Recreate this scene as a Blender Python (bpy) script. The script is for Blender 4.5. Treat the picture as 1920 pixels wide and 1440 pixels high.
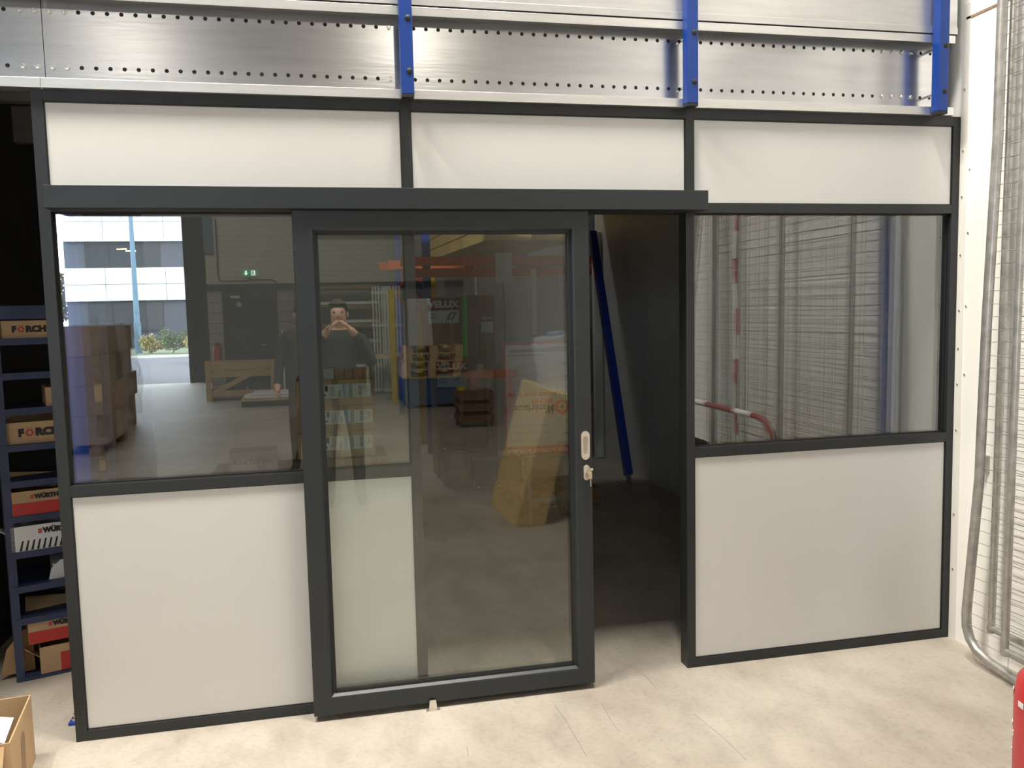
import bpy, bmesh, math, random
from mathutils import Vector, Matrix, Euler
random.seed(7)
PI = math.pi
for o in list(bpy.data.objects):
    bpy.data.objects.remove(o, do_unlink=True)
SC = bpy.context.scene
COL = SC.collection

# ------------------------------------------------------------------ camera, world, light, exposure
CAM = Vector((1.023483, -3.476721, 1.65989))
RCW = ((0.976243, -0.041176, 0.212729), (-0.215509, -0.082691, 0.972994), (-0.022473, -0.995724, -0.089601))
FPX = 1582.23
cd = bpy.data.cameras.new('camera')
cd.sensor_fit = 'HORIZONTAL'; cd.sensor_width = 36.0; cd.lens = 36.0 * FPX / 1920.0
cd.clip_start = 0.02; cd.clip_end = 300
cam = bpy.data.objects.new('camera', cd); COL.objects.link(cam)
cam.matrix_world = Matrix(((RCW[0][0], -RCW[0][1], -RCW[0][2], CAM.x), (RCW[1][0], -RCW[1][1], -RCW[1][2], CAM.y),
                           (RCW[2][0], -RCW[2][1], -RCW[2][2], CAM.z), (0, 0, 0, 1)))
SC.camera = cam
SC.view_settings.view_transform = 'Standard'
SC.view_settings.look = 'None'
SC.view_settings.gamma = 1.0
SC.view_settings.use_curve_mapping = False
SC.view_settings.exposure = 0.46
SC.cycles.use_denoising = True
SC.cycles.max_bounces = 10
SC.cycles.transparent_max_bounces = 24
SC.cycles.sample_clamp_indirect = 6.0

wd = bpy.data.worlds.new('overcast_sky'); SC.world = wd; wd.use_nodes = True
bg = wd.node_tree.nodes['Background']
bg.inputs[0].default_value = (0.80, 0.90, 1.0, 1); bg.inputs[1].default_value = 12.0

LAMPS = [  # x, y, z, watts, size, colour
    (-0.95, -0.85, 5.6, 60, 0.30, (1.0, 0.92, 0.80)),
    (-2.22, -13.1, 6.5, 52, 0.36, (1.0, 0.91, 0.76)),
    (2.30, -8.4, 5.4, 34, 0.36, (1.0, 0.91, 0.76)),
    (1.50, 6.9, 6.5, 34, 0.46, (1.0, 0.95, 0.88)),
]
LINEAR = [(-1.7, -1.2, 6.7, 180), (0.15, -1.2, 6.7, 180), (2.0, -1.2, 6.7, 195)]   # x, y, z, watts
LINCOL = (1.0, 0.94, 0.845)

# ------------------------------------------------------------------ helpers
def ray(px, py):
    c = ((px - 960) / FPX, (py - 720) / FPX, 1.0)
    return Vector([sum(RCW[i][k] * c[k] for k in range(3)) for i in range(3)])
def at(px, py, ax, v):
    r = ray(px, py); i = 'xyz'.index(ax); return CAM + r * ((v - CAM[i]) / r[i])

class MB:
    def __init__(s): s.v = []; s.f = []
    def add(s, vs, fs):
        n = len(s.v); s.v += [tuple(p) for p in vs]; s.f += [tuple(i + n for i in f) for f in fs]; return s
    def box(s, x0, x1, y0, y1, z0, z1):
        vs = [(x0, y0, z0), (x1, y0, z0), (x1, y1, z0), (x0, y1, z0), (x0, y0, z1), (x1, y0, z1), (x1, y1, z1), (x0, y1, z1)]
        return s.add(vs, [(3, 2, 1, 0), (4, 5, 6, 7), (0, 1, 5, 4), (1, 2, 6, 5), (2, 3, 7, 6), (3, 0, 4, 7)])
    def obox(s, c, size, rot=(0, 0, 0)):
        R = Euler(rot).to_matrix(); c = Vector(c); hx, hy, hz = [a / 2 for a in size]
        vs = [c + R @ Vector(p) for p in ((-hx, -hy, -hz), (hx, -hy, -hz), (hx, hy, -hz), (-hx, hy, -hz), (-hx, -hy, hz), (hx, -hy, hz), (hx, hy, hz), (-hx, hy, hz))]
        return s.add(vs, [(3, 2, 1, 0), (4, 5, 6, 7), (0, 1, 5, 4), (1, 2, 6, 5), (2, 3, 7, 6), (3, 0, 4, 7)])
    def bar(s, p0, p1, w, h, up=(0, 0, 1)):
        p0, p1 = Vector(p0), Vector(p1); d = (p1 - p0).normalized(); u = Vector(up)
        a = d.cross(u)
        if a.length < 1e-4: a = d.cross(Vector((1, 0, 0)))
        a.normalize(); b = a.cross(d).normalized()
        vs = []
        for p in (p0, p1):
            for i, j in ((-1, -1), (1, -1), (1, 1), (-1, 1)): vs.append(p + a * (w / 2 * i) + b * (h / 2 * j))
        return s.add(vs, [(3, 2, 1, 0), (4, 5, 6, 7), (0, 1, 5, 4), (1, 2, 6, 5), (2, 3, 7, 6), (3, 0, 4, 7)])
    def tube(s, path, r, n=8, caps=True):
        path = [Vector(p) for p in path]; m = len(path)
        rr = r if isinstance(r, (list, tuple)) else [r] * m
        ts = [(path[min(i + 1, m - 1)] - path[max(i - 1, 0)]).normalized() for i in range(m)]
        ref = Vector((0, 0, 1)) if abs(ts[0].z) < 0.9 else Vector((1, 0, 0))
        a = ts[0].cross(ref).normalized(); vs = []
        for i in range(m):
            a = (a - ts[i] * a.dot(ts[i])).normalized(); b = ts[i].cross(a)
            for k in range(n):
                t = 2 * PI * k / n; vs.append(path[i] + (a * math.cos(t) + b * math.sin(t)) * rr[i])
        fs = []
        for i in range(m - 1):
            for k in range(n):
                k2 = (k + 1) % n; fs.append((i * n + k, i * n + k2, (i + 1) * n + k2, (i + 1) * n + k))
        if caps: fs += [tuple(reversed(range(n))), tuple((m - 1) * n + k for k in range(n))]
        return s.add(vs, fs)
    def cyl(s, p0, p1, r, n=16, r1=None):
        return s.tube([p0, p1], [r, r if r1 is None else r1], n)
    def lathe(s, prof, n=20, c=(0, 0, 0)):
        vs = []; fs = []; m = len(prof)
        for r, z in prof:
            for k in range(n):
                t = 2 * PI * k / n; vs.append((c[0] + r * math.cos(t), c[1] + r * math.sin(t), c[2] + z))
        for i in range(m - 1):
            for k in range(n):
                k2 = (k + 1) % n; fs.append((i * n + k, i * n + k2, (i + 1) * n + k2, (i + 1) * n + k))
        fs += [tuple(reversed(range(n))), tuple((m - 1) * n + k for k in range(n))]
        return s.add(vs, fs)
    def prism(s, poly, y0, y1):           # polygon in XZ extruded along Y
        n = len(poly); vs = [(x, y0, z) for x, z in poly] + [(x, y1, z) for x, z in poly]
        fs = [tuple(range(n)), tuple(reversed(range(n, 2 * n)))] + [(i, i + n, (i + 1) % n + n, (i + 1) % n) for i in range(n)]
        return s.add(vs, fs)
    def build(s, name, m, parent=None, loc=(0, 0, 0), rot=(0, 0, 0), smooth=False, bevel=0, label=None):
        me = bpy.data.meshes.new(name); me.from_pydata(s.v, [], s.f); me.update()
        bm = bmesh.new(); bm.from_mesh(me); bmesh.ops.recalc_face_normals(bm, faces=bm.faces); bm.to_mesh(me); bm.free()
        return link(name, me, m, parent, loc, rot, smooth, bevel, label)

def link(name, me, m, parent=None, loc=(0, 0, 0), rot=(0, 0, 0), smooth=False, bevel=0, label=None):
    if m is not None and not me.materials: me.materials.append(m)
    if smooth:
        for p in me.polygons: p.use_smooth = True
    o = bpy.data.objects.new(name, me); COL.objects.link(o)
    o.location = loc; o.rotation_euler = rot; o.parent = parent
    if smooth is True:
        try: me.set_sharp_from_angle(angle=math.radians(40))
        except Exception: pass
    if bevel:
        b = o.modifiers.new('bevel', 'BEVEL'); b.width = bevel; b.segments = 2; b.limit_method = 'ANGLE'
    if label: o['label'] = label
    return o
def tag(o, label, cat, group=None):
    o['label'] = label; o['category'] = cat
    if group: o['group'] = group
    return o
def thing(name, label, cat, loc=(0, 0, 0), rz=0.0, group=None):
    o = bpy.data.objects.new(name, None); COL.objects.link(o); o.location = loc; o.rotation_euler = (0, 0, rz)
    o.empty_display_size = 0.1
    return tag(o, label, cat, group)
def struct(o): o['kind'] = 'structure'; return o
def B(*a): return MB().box(*a)
def copy_thing(root, loc, rz, label):
    r = root.copy(); COL.objects.link(r); r.location = loc; r.rotation_euler = (0, 0, rz); r['label'] = label
    for ch in list(root.children):
        c = ch.copy(); COL.objects.link(c); c.parent = r
        for g in list(ch.children):
            d = g.copy(); COL.objects.link(d); d.parent = c
    return r
def text_part(name, s, size, m, parent, loc, a=0.0, rz=0.0, bold=0.0, align='CENTER', sx=1.0, thick=0.0006):
    cu = bpy.data.curves.new('lettering_curve', 'FONT'); cu.body = s; cu.size = size; cu.offset = bold; cu.extrude = thick
    cu.align_x = align; cu.align_y = 'CENTER'; cu.resolution_u = 3
    t = bpy.data.objects.new('lettering_tmp', cu); COL.objects.link(t)
    dg = bpy.context.evaluated_depsgraph_get(); me = bpy.data.meshes.new_from_object(t.evaluated_get(dg))
    bpy.data.objects.remove(t, do_unlink=True); bpy.data.curves.remove(cu)
    for v in me.vertices: v.co.x *= sx
    me.materials.clear()
    return link(name, me, m, parent, loc, (PI / 2, -a, rz))

# ------------------------------------------------------------------ materials
def mat(name, col, rough=0.6, metal=0.0, var=0.0, scale=8.0, bump=0.0, bscale=60.0, stretch=(1, 1, 1), spec=0.5, col2=None, coat=0.0):
    m = bpy.data.materials.new(name); m.use_nodes = True; nt = m.node_tree; p = nt.nodes['Principled BSDF']
    p.inputs['Roughness'].default_value = rough; p.inputs['Metallic'].default_value = metal
    p.inputs['Base Color'].default_value = (*col, 1); p.inputs['Specular IOR Level'].default_value = spec
    p.inputs['Coat Weight'].default_value = coat
    if var or bump or col2:
        tc = nt.nodes.new('ShaderNodeTexCoord'); mp = nt.nodes.new('ShaderNodeMapping')
        mp.inputs['Scale'].default_value = stretch; nt.links.new(tc.outputs['Object'], mp.inputs[0])
    if var or col2:
        n = nt.nodes.new('ShaderNodeTexNoise'); n.inputs['Scale'].default_value = scale; n.inputs['Detail'].default_value = 6
        n.inputs['Roughness'].default_value = 0.6
        nt.links.new(mp.outputs[0], n.inputs['Vector'])
        cr = nt.nodes.new('ShaderNodeValToRGB'); cr.color_ramp.elements[0].position = 0.33; cr.color_ramp.elements[1].position = 0.68
        c2 = col2 or tuple(min(1, c * (1 + var)) for c in col)
        cr.color_ramp.elements[0].color = (*(tuple(c * (1 - var) for c in col)), 1); cr.color_ramp.elements[1].color = (*c2, 1)
        nt.links.new(n.outputs[0], cr.inputs[0]); nt.links.new(cr.outputs[0], p.inputs['Base Color'])
    if bump:
        n2 = nt.nodes.new('ShaderNodeTexNoise'); n2.inputs['Scale'].default_value = bscale; n2.inputs['Detail'].default_value = 4
        nt.links.new(mp.outputs[0], n2.inputs['Vector'])
        b = nt.nodes.new('ShaderNodeBump'); b.inputs['Strength'].default_value = bump; b.inputs['Distance'].default_value = 0.01
        nt.links.new(n2.outputs[0], b.inputs['Height']); nt.links.new(b.outputs[0], p.inputs['Normal'])
    return m
def emit(name, col, s):
    m = bpy.data.materials.new(name); m.use_nodes = True; nt = m.node_tree
    nt.nodes.remove(nt.nodes['Principled BSDF']); e = nt.nodes.new('ShaderNodeEmission')
    e.inputs[0].default_value = (*col, 1); e.inputs[1].default_value = s
    nt.links.new(e.outputs[0], nt.nodes['Material Output'].inputs[0]); return m
def glass(name, tint, r0, rough=0.0):
    m = bpy.data.materials.new(name); m.use_nodes = True; nt = m.node_tree; nt.nodes.remove(nt.nodes['Principled BSDF'])
    lw = nt.nodes.new('ShaderNodeLayerWeight'); lw.inputs[0].default_value = 0.5
    pw = nt.nodes.new('ShaderNodeMath'); pw.operation = 'POWER'; pw.inputs[1].default_value = 5.0
    nt.links.new(lw.outputs['Facing'], pw.inputs[0])
    ml = nt.nodes.new('ShaderNodeMath'); ml.operation = 'MULTIPLY_ADD'; ml.inputs[1].default_value = 1 - r0; ml.inputs[2].default_value = r0
    nt.links.new(pw.outputs[0], ml.inputs[0])
    tr = nt.nodes.new('ShaderNodeBsdfTransparent'); tr.inputs[0].default_value = (*tint, 1)
    gl = nt.nodes.new('ShaderNodeBsdfGlossy'); gl.inputs['Roughness'].default_value = rough; gl.inputs[0].default_value = (1, 1, 1, 1)
    mx = nt.nodes.new('ShaderNodeMixShader')
    nt.links.new(ml.outputs[0], mx.inputs[0]); nt.links.new(tr.outputs[0], mx.inputs[1]); nt.links.new(gl.outputs[0], mx.inputs[2])
    nt.links.new(mx.outputs[0], nt.nodes['Material Output'].inputs[0]); return m
def floor_mat():
    m = mat('polished_concrete', (0.50, 0.465, 0.42), 0.5, 0, bump=0.10, bscale=35, spec=0.45)
    nt = m.node_tree; p = nt.nodes['Principled BSDF']
    tc = nt.nodes.new('ShaderNodeTexCoord')
    def noise(sc, det, stretch=(1, 1, 1)):
        mp = nt.nodes.new('ShaderNodeMapping'); mp.inputs['Scale'].default_value = stretch
        n = nt.nodes.new('ShaderNodeTexNoise'); n.inputs['Scale'].default_value = sc; n.inputs['Detail'].default_value = det; n.inputs['Roughness'].default_value = 0.62
        nt.links.new(tc.outputs['Object'], mp.inputs[0]); nt.links.new(mp.outputs[0], n.inputs['Vector']); return n
    a = noise(1.1, 8); b = noise(6.0, 6, (1, 0.55, 1)); c = noise(45, 3)
    r1 = nt.nodes.new('ShaderNodeValToRGB'); r1.color_ramp.elements[0].position = 0.36; r1.color_ramp.elements[1].position = 0.64
    r1.color_ramp.elements[0].color = (0.40, 0.355, 0.30, 1); r1.color_ramp.elements[1].color = (0.50, 0.46, 0.40, 1)
    r2 = nt.nodes.new('ShaderNodeValToRGB'); r2.color_ramp.elements[0].position = 0.30; r2.color_ramp.elements[1].position = 0.58
    r2.color_ramp.elements[0].color = (0.80, 0.79, 0.78, 1); r2.color_ramp.elements[1].color = (1, 1, 1, 1)
    r3 = nt.nodes.new('ShaderNodeValToRGB'); r3.color_ramp.elements[0].position = 0.28; r3.color_ramp.elements[1].position = 0.5
    r3.color_ramp.elements[0].color = (0.86, 0.85, 0.84, 1); r3.color_ramp.elements[1].color = (1, 1, 1, 1)
    for n, r in ((a, r1), (b, r2), (c, r3)): nt.links.new(n.outputs[0], r.inputs[0])
    def mul(x, y):
        q = nt.nodes.new('ShaderNodeMix'); q.data_type = 'RGBA'; q.blend_type = 'MULTIPLY'; q.inputs[0].default_value = 1
        nt.links.new(x, q.inputs[6]); nt.links.new(y, q.inputs[7]); return q.outputs[2]
    nt.links.new(mul(mul(r1.outputs[0], r2.outputs[0]), r3.outputs[0]), p.inputs['Base Color'])
    rr = nt.nodes.new('ShaderNodeMapRange'); rr.inputs[3].default_value = 0.34; rr.inputs[4].default_value = 0.62
    nt.links.new(b.outputs[0], rr.inputs[0]); nt.links.new(rr.outputs[0], p.inputs['Roughness'])
    return m
def galv_mat(name, rough, col=(0.68, 0.69, 0.72)):
    m = mat(name, col, rough, 0.92, var=0.07, scale=5, bump=0.02, bscale=14, stretch=(0.6, 1, 6))
    m.node_tree.nodes['Principled BSDF'].inputs['Anisotropic'].default_value = 0.0
    return m
def lines_mat(name, col, pitch, dark=0.45):
    m = mat(name, col, 0.7); nt = m.node_tree; p = nt.nodes['Principled BSDF']
    tc = nt.nodes.new('ShaderNodeTexCoord'); sp = nt.nodes.new('ShaderNodeSeparateXYZ'); nt.links.new(tc.outputs['Object'], sp.inputs[0])
    d = nt.nodes.new('ShaderNodeMath'); d.operation = 'DIVIDE'; d.inputs[1].default_value = pitch; nt.links.new(sp.outputs[2], d.inputs[0])
    f = nt.nodes.new('ShaderNodeMath'); f.operation = 'FRACT'; nt.links.new(d.outputs[0], f.inputs[0])
    g = nt.nodes.new('ShaderNodeMath'); g.operation = 'GREATER_THAN'; g.inputs[1].default_value = 0.1; nt.links.new(f.outputs[0], g.inputs[0])
    mx = nt.nodes.new('ShaderNodeMix'); mx.data_type = 'RGBA'; nt.links.new(g.outputs[0], mx.inputs[0])
    mx.inputs[6].default_value = (*(c * dark for c in col), 1); mx.inputs[7].default_value = (*col, 1)
    nt.links.new(mx.outputs[2], p.inputs['Base Color']); return m

M = dict(
    anth=mat('anthracite_coated_aluminium', (0.015, 0.018, 0.020), 0.42, bump=0.02, bscale=400),
    anth2=mat('anthracite_door_aluminium', (0.016, 0.021, 0.024), 0.40, bump=0.02, bscale=400),
    gasket=mat('black_rubber', (0.008, 0.008, 0.009), 0.6),
    panel=mat('white_laminate_panel', (0.60, 0.595, 0.585), 0.34, var=0.012, scale=3, bump=0.01, bscale=90, spec=0.8),
    glassL=glass('clear_glazing', (0.90, 0.93, 0.915), 0.135),
    glassD=glass('door_glazing', (0.95, 0.975, 0.955), 0.06),
    white=mat('white_wall_paint', (0.92, 0.91, 0.87), 0.55, bump=0.03, bscale=120),
    trim=mat('white_trim_metal', (0.80, 0.78, 0.74), 0.4),
    inner=mat('pale_grey_wall_panel', (0.56, 0.58, 0.59), 0.45, var=0.06, scale=2),
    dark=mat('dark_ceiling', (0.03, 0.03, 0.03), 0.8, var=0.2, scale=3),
    floor=floor_mat(),
    galv=galv_mat('galvanised_web', 0.22), galvshade=mat('shaded_galvanised_steel', (0.16, 0.165, 0.16), 0.6, 0.3), galvlip=galv_mat('galvanised_lip', 0.38, (0.76, 0.76, 0.76)), galvtoe=galv_mat('galvanised_toe_board', 0.42, (0.68, 0.68, 0.69)),
    zinc=mat('zinc_bolt', (0.75, 0.75, 0.73), 0.25, 1.0),
    bluepost=mat('bright_blue_paint', (0.004, 0.040, 0.24), 0.38),
    bluecol=mat('deep_blue_paint', (0.014, 0.060, 0.34), 0.30),
    black=mat('black_plastic', (0.012, 0.012, 0.013), 0.5),
    shelf=mat('slate_blue_steel', (0.032, 0.045, 0.105), 0.45, var=0.15, scale=12),
    card=mat('brown_cardboard', (0.43, 0.27, 0.145), 0.85, var=0.10, scale=7, bump=0.05, bscale=90),
    card2=mat('tan_cardboard', (0.50, 0.34, 0.19), 0.85, var=0.08, scale=6, bump=0.05, bscale=90),
    cardd=mat('dark_cardboard', (0.14, 0.09, 0.055), 0.85, var=0.12, scale=6),
    card3=mat('dull_cardboard', (0.30, 0.20, 0.125), 0.85, var=0.12, scale=6),
    red=mat('red_print', (0.50, 0.035, 0.03), 0.5), redd=mat('deep_red_print', (0.30, 0.02, 0.02), 0.6),
    dullred=mat('faded_red_paint', (0.30, 0.07, 0.06), 0.5), orange=mat('orange_paint', (0.62, 0.12, 0.02), 0.45),
    ink=mat('black_ink', (0.02, 0.02, 0.022), 0.6), inkgrey=mat('grey_ink', (0.22, 0.22, 0.22), 0.7), navy=mat('navy_ink', (0.02, 0.025, 0.10), 0.6),
    paper=mat('white_paper', (0.80, 0.80, 0.78), 0.7, var=0.02, scale=4), pale=mat('pale_blue_print', (0.45, 0.58, 0.78), 0.7),
    whitep=mat('white_plastic', (0.78, 0.78, 0.77), 0.4),
    steeld=mat('shaded_satin_steel', (0.50, 0.47, 0.44), 0.4, 0.8), steel=mat('satin_steel', (0.72, 0.68, 0.63), 0.32, 0.85), brass=mat('nickel_key', (0.70, 0.62, 0.50), 0.28, 1.0),
    galvt=mat('galvanised_tube', (0.46, 0.45, 0.43), 0.42, 0.75, var=0.22, scale=16, bump=0.08, bscale=30),
    wire=mat('galvanised_wire', (0.30, 0.29, 0.28), 0.5, 0.6),
    wood=mat('raw_softwood', (0.55, 0.37, 0.19), 0.75, var=0.15, scale=4, stretch=(1, 6, 6)),
    woodp=mat('pale_new_pallet_wood', (0.72, 0.52, 0.29), 0.75, var=0.12, scale=4, stretch=(1, 6, 6)),
    woodd=mat('weathered_wood', (0.30, 0.20, 0.12), 0.8, var=0.2, scale=4, stretch=(1, 6, 6)),
    yellow=mat('yellow_timber', (0.62, 0.47, 0.17), 0.7, var=0.10, scale=5, stretch=(6, 1, 6)),
    yel=mat('yellow_plastic', (0.62, 0.44, 0.02), 0.45),
    tan=mat('tan_insulation_board', (0.84, 0.62, 0.29), 0.85, var=0.08, scale=5, bump=0.1, bscale=40),
    green=mat('green_strap', (0.06, 0.50, 0.05), 0.35),
    bluebin=mat('blue_bin_plastic', (0.045, 0.12, 0.25), 0.45),
    darkgrey=mat('dark_grey_door', (0.045, 0.045, 0.046), 0.55), navydoor=mat('dark_navy_panel', (0.018, 0.022, 0.035), 0.35),
    siding=lines_mat('pale_ribbed_cladding', (0.62, 0.59, 0.54), 0.105, 0.72),
    sidingd=lines_mat('grey_ribbed_cladding', (0.42, 0.40, 0.36), 0.21, 0.55),
    asphalt=mat('asphalt', (0.12, 0.115, 0.125), 0.8, var=0.15, scale=3), kerb=mat('pale_kerb', (0.62, 0.60, 0.56), 0.8), grassg=mat('verge_soil', (0.17, 0.19, 0.12), 0.9, var=0.3, scale=5),
    clad=mat('white_facade_cladding', (0.88, 0.89, 0.90), 0.5), darkclad=mat('charcoal_facade', (0.065, 0.07, 0.085), 0.5), bglass=mat('facade_glass', (0.04, 0.042, 0.045), 0.1, spec=0.25),
    steelblue=mat('blue_grey_paint', (0.13, 0.21, 0.28), 0.5),
    leaf=mat('leaf_green', (0.16, 0.20, 0.09), 0.8, var=0.3, scale=30), leafy=mat('yellow_leaf', (0.42, 0.36, 0.18), 0.8, var=0.3, scale=30), bark=mat('bark', (0.14, 0.10, 0.07), 0.9),
    van=mat('white_van_paint', (0.85, 0.85, 0.86), 0.3), tyre=mat('tyre_rubber', (0.02, 0.02, 0.02), 0.8),
    film=mat('stretch_film', (0.80, 0.80, 0.80), 0.15, bump=0.9, bscale=16, spec=0.8),
    silver=mat('shiny_packing_film', (0.85, 0.86, 0.88), 0.25, 0.2, bump=1.0, bscale=14, spec=0.9),
    jacket=mat('charcoal_jacket', (0.020, 0.021, 0.024), 0.85, bump=0.15, bscale=50), trouser=mat('grey_work_trousers', (0.13, 0.13, 0.125), 0.85), trouserd=mat('dark_brown_trousers', (0.03, 0.024, 0.018), 0.85),
    skin=mat('skin', (0.50, 0.28, 0.20), 0.55), hair=mat('brown_hair', (0.06, 0.035, 0.02), 0.6), shoe=mat('dark_shoe', (0.02, 0.018, 0.016), 0.6),
    exitg=emit('exit_sign_green', (0.02, 0.35, 0.12), 1.2), exitw=emit('exit_sign_white', (0.9, 1.0, 0.92), 2.4),
)
# film: partly clear plastic
def film_mat():
    m = M['film']; nt = m.node_tree; p = nt.nodes['Principled BSDF']; out = nt.nodes['Material Output']
    tr = nt.nodes.new('ShaderNodeBsdfTransparent'); mx = nt.nodes.new('ShaderNodeMixShader'); mx.inputs[0].default_value = 0.18
    nt.links.new(tr.outputs[0], mx.inputs[1]); nt.links.new(p.outputs[0], mx.inputs[2]); nt.links.new(mx.outputs[0], out.inputs[0])
film_mat()

# ------------------------------------------------------------------ lamps (high-bay fixtures hanging from the roof)
LAMP_LABELS = ['round high-bay lamp hanging above the glazed partition', 'round high-bay lamp over the wrapped pallets near the loading door',
               'round high-bay lamp over the blue bins', 'round high-bay lamp in the storage hall behind the mezzanine']
for (x, y, z, w, d, c), lab in zip(LAMPS, LAMP_LABELS):
    t = thing('high_bay_lamp', lab, 'lamp', (x, y, z), 0, 'high-bay lamps')
    MB().lathe([(d * 0.62, 0.0), (d * 0.60, 0.03), (d * 0.42, 0.12), (d * 0.2, 0.16), (d * 0.18, 0.30), (0.02, 0.32)], 24).build('housing', M['anth'], t, smooth=True)
    MB().cyl((0, 0, 0.32), (0, 0, 7.0 - z), 0.006, 6).build('suspension_cable', M['galvt'], t)
    L = bpy.data.lights.new('high_bay_light', 'AREA'); L.shape = 'DISK'; L.size = d; L.energy = w; L.color = c
    lo = bpy.data.objects.new('light_source', L); COL.objects.link(lo); lo.parent = t; lo.location = (0, 0, -0.01)

LIN_LABELS = ['long batten lamp over the blue shelf end of the partition', 'long batten lamp over the middle of the partition', 'long batten lamp over the white wall end of the partition']
for (x, y, z, w), lab in zip(LINEAR, LIN_LABELS):
    t = thing('batten_lamp', lab, 'lamp', (x, y, z), 0, 'batten lamps in a row')
    MB().box(-0.08, 0.08, -0.55, 0.55, 0.0, 0.07).build('housing', M['whitep'], t, bevel=0.01)
    for sx in (-0.45, 0.45): MB().cyl((0, sx, 0.07), (0, sx, 7.0 - z), 0.005, 6).build('suspension_cable', M['galvt'], t)
    L = bpy.data.lights.new('batten_light', 'AREA'); L.shape = 'RECTANGLE'; L.size = 0.12; L.size_y = 1.0; L.energy = w; L.color = LINCOL
    lo = bpy.data.objects.new('light_source', L); COL.objects.link(lo); lo.parent = t; lo.location = (0, 0, -0.004)

# ------------------------------------------------------------------ the building shell
XL, XR, YB, YF, ZT = -9.0, 3.955, -18.5, 12.0, 7.0
fl = struct(B(XL - .2, XR + .2, YB, YF + .2, -0.2, 0.0).build('floor', M['floor']))
for (x0, x1, y0, y1) in ((-0.36, -0.355, -18.5, -0.05), (XL, XR, -5.93, -5.925), (XL, XR, 3.005, 3.01)):
    B(x0, x1, y0, y1, -0.001, 0.0006).build('joint', M['inkgrey'], fl)
for pts in (((1040, 1322), (1062, 1352), (1100, 1418)), ((1128, 1318), (1142, 1345), (1160, 1372)), ((1300, 1338), (1350, 1378), (1400, 1425)), ((1205, 1262), (1232, 1292)), ((876, 1402), (878, 1418))):
    MB().tube([at(x, y, 'z', 0.0) for x, y in pts], 0.0011, 4).build('crack', M['inkgrey'], fl)
wr = struct(B(XR, XR + .2, YB, 5.33, 0, ZT).build('wall_right', M['white']))
B(XR - 0.003, XR, -6.0, -0.02, 2.930, 2.941).build('joint_strip', M['woodd'], wr)
B(XR - 0.006, XR, 0.10, 3.95, 0.0, 2.85).build('lining_panel', M['inner'], wr)
B(XR - 0.006, XR, 3.956, 5.33, 0.0, 2.85).build('lining_panel', M['inner'], wr)
B(XR - 0.09, XR - 0.006, 5.26, 5.34, 0.0, 2.45).build('end_post', M['trim'], wr)
struct(B(XR, XR + 5, 5.33, 5.5, 0, ZT).build('wall_corner', M['inner']))
struct(B(XR + 5, XR + 5.2, 5.33, YF, 0, ZT).build('wall_side', M['inner']))
struct(B(XR + .2, XR + 5.2, 5.33, YF + .2, -0.2, 0.0).build('floor_annexe', M['floor']))
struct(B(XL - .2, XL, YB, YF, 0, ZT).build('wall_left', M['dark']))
struct(B(XL - .2, XR + 5.2, YF, YF + .2, 0, ZT).build('wall_back', M['inkgrey']))
struct(B(XL - .2, XR + 5.2, YB - .2, YF + .2, ZT, ZT + .2).build('ceiling', M['inner']))
# entrance wall with the big opening, and the block-built room beside it
OX0, OX1, OZ = -7.2, -2.27, 4.22
we = struct(B(XL - .2, OX0, YB - .2, YB, 0, ZT).build('wall_entrance', M['sidingd']))
B(OX0, OX1, YB - .2, YB, OZ, ZT).build('lintel', M['dark'], we)
B(OX1, XR + .2, YB - .2, YB, 0, ZT).build('pier', M['navydoor'], we)
B(OX1 - 0.02, OX1 + 0.10, YB, YB + 0.12, 0, OZ).build('door_track', M['navydoor'], we)
RY = -14.75; RX = -1.32
wb = struct(B(RX, XR, YB, RY, 2.28, ZT).build('wall_rear', M['siding']))
B(RX, XR, YB, RY, 0, 2.14).build('lower_wall', M['sidingd'], wb)
B(RX - .005, XR, YB, RY + 0.02, 2.14, 2.28).build('dark_band', M['darkgrey'], wb)
B(RX - 0.02, RX, YB + .12, RY - .35, 0, 3.35).build('side_cladding', M['navydoor'], wb)
d1 = struct(B(-1.03, 0.06, RY, RY + 0.045, 0, 2.14).build('door_1', M['darkgrey']))
B(-0.50, -0.494, RY + 0.045, RY + 0.047, 0.01, 2.13).build('leaf_gap', M['black'], d1)
MB().tube([(-0.30, RY + 0.05, 1.02), (-0.30, RY + 0.09, 1.02), (-0.19, RY + 0.09, 1.02)], 0.009, 8).build('handle', M['steel'], d1)
B(-0.86, -0.68, RY + 0.045, RY + 0.09, 1.99, 2.04).build('door_closer', M['steel'], d1)
MB().cyl((-0.70, RY + 0.045, 1.86), (-0.70, RY + 0.05, 1.86), 0.05, 18).build('round_sticker', M['inner'], d1)
# corner trim by the partition
tr1 = struct(B(XR - 0.003, XR, -0.045, -0.001, 0, 3.0).build('trim_1', M['trim']))
for z in (0.35, 0.62, 1.03, 1.25, 1.42, 1.60, 1.86, 2.13, 2.34, 2.62):
    MB().cyl((XR - 0.003, -0.021, z), (XR - 0.0065, -0.021, z), 0.005, 8).build('screw', M['steel'], tr1)
for z in (1.30, 1.62, 1.96, 2.25):
    MB().cyl((XR, -0.062, z), (XR - 0.004, -0.062, z), 0.005, 8).build('screw', M['steel'], wr)

struct(B(-0.74, -0.66, 0.12, 5.3, 0, 2.86).build('wall_light_block', M['dark']))  # added dark wall, stops light from the open end reaching the store
# mezzanine deck over the store
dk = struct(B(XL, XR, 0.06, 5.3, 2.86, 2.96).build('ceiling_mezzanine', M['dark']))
for i in range(5):
    B(XL, XR, 0.9 + i * 1.0, 0.96 + i * 1.0, 2.66, 2.86).build('joist', M['galvtoe'], dk)

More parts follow.
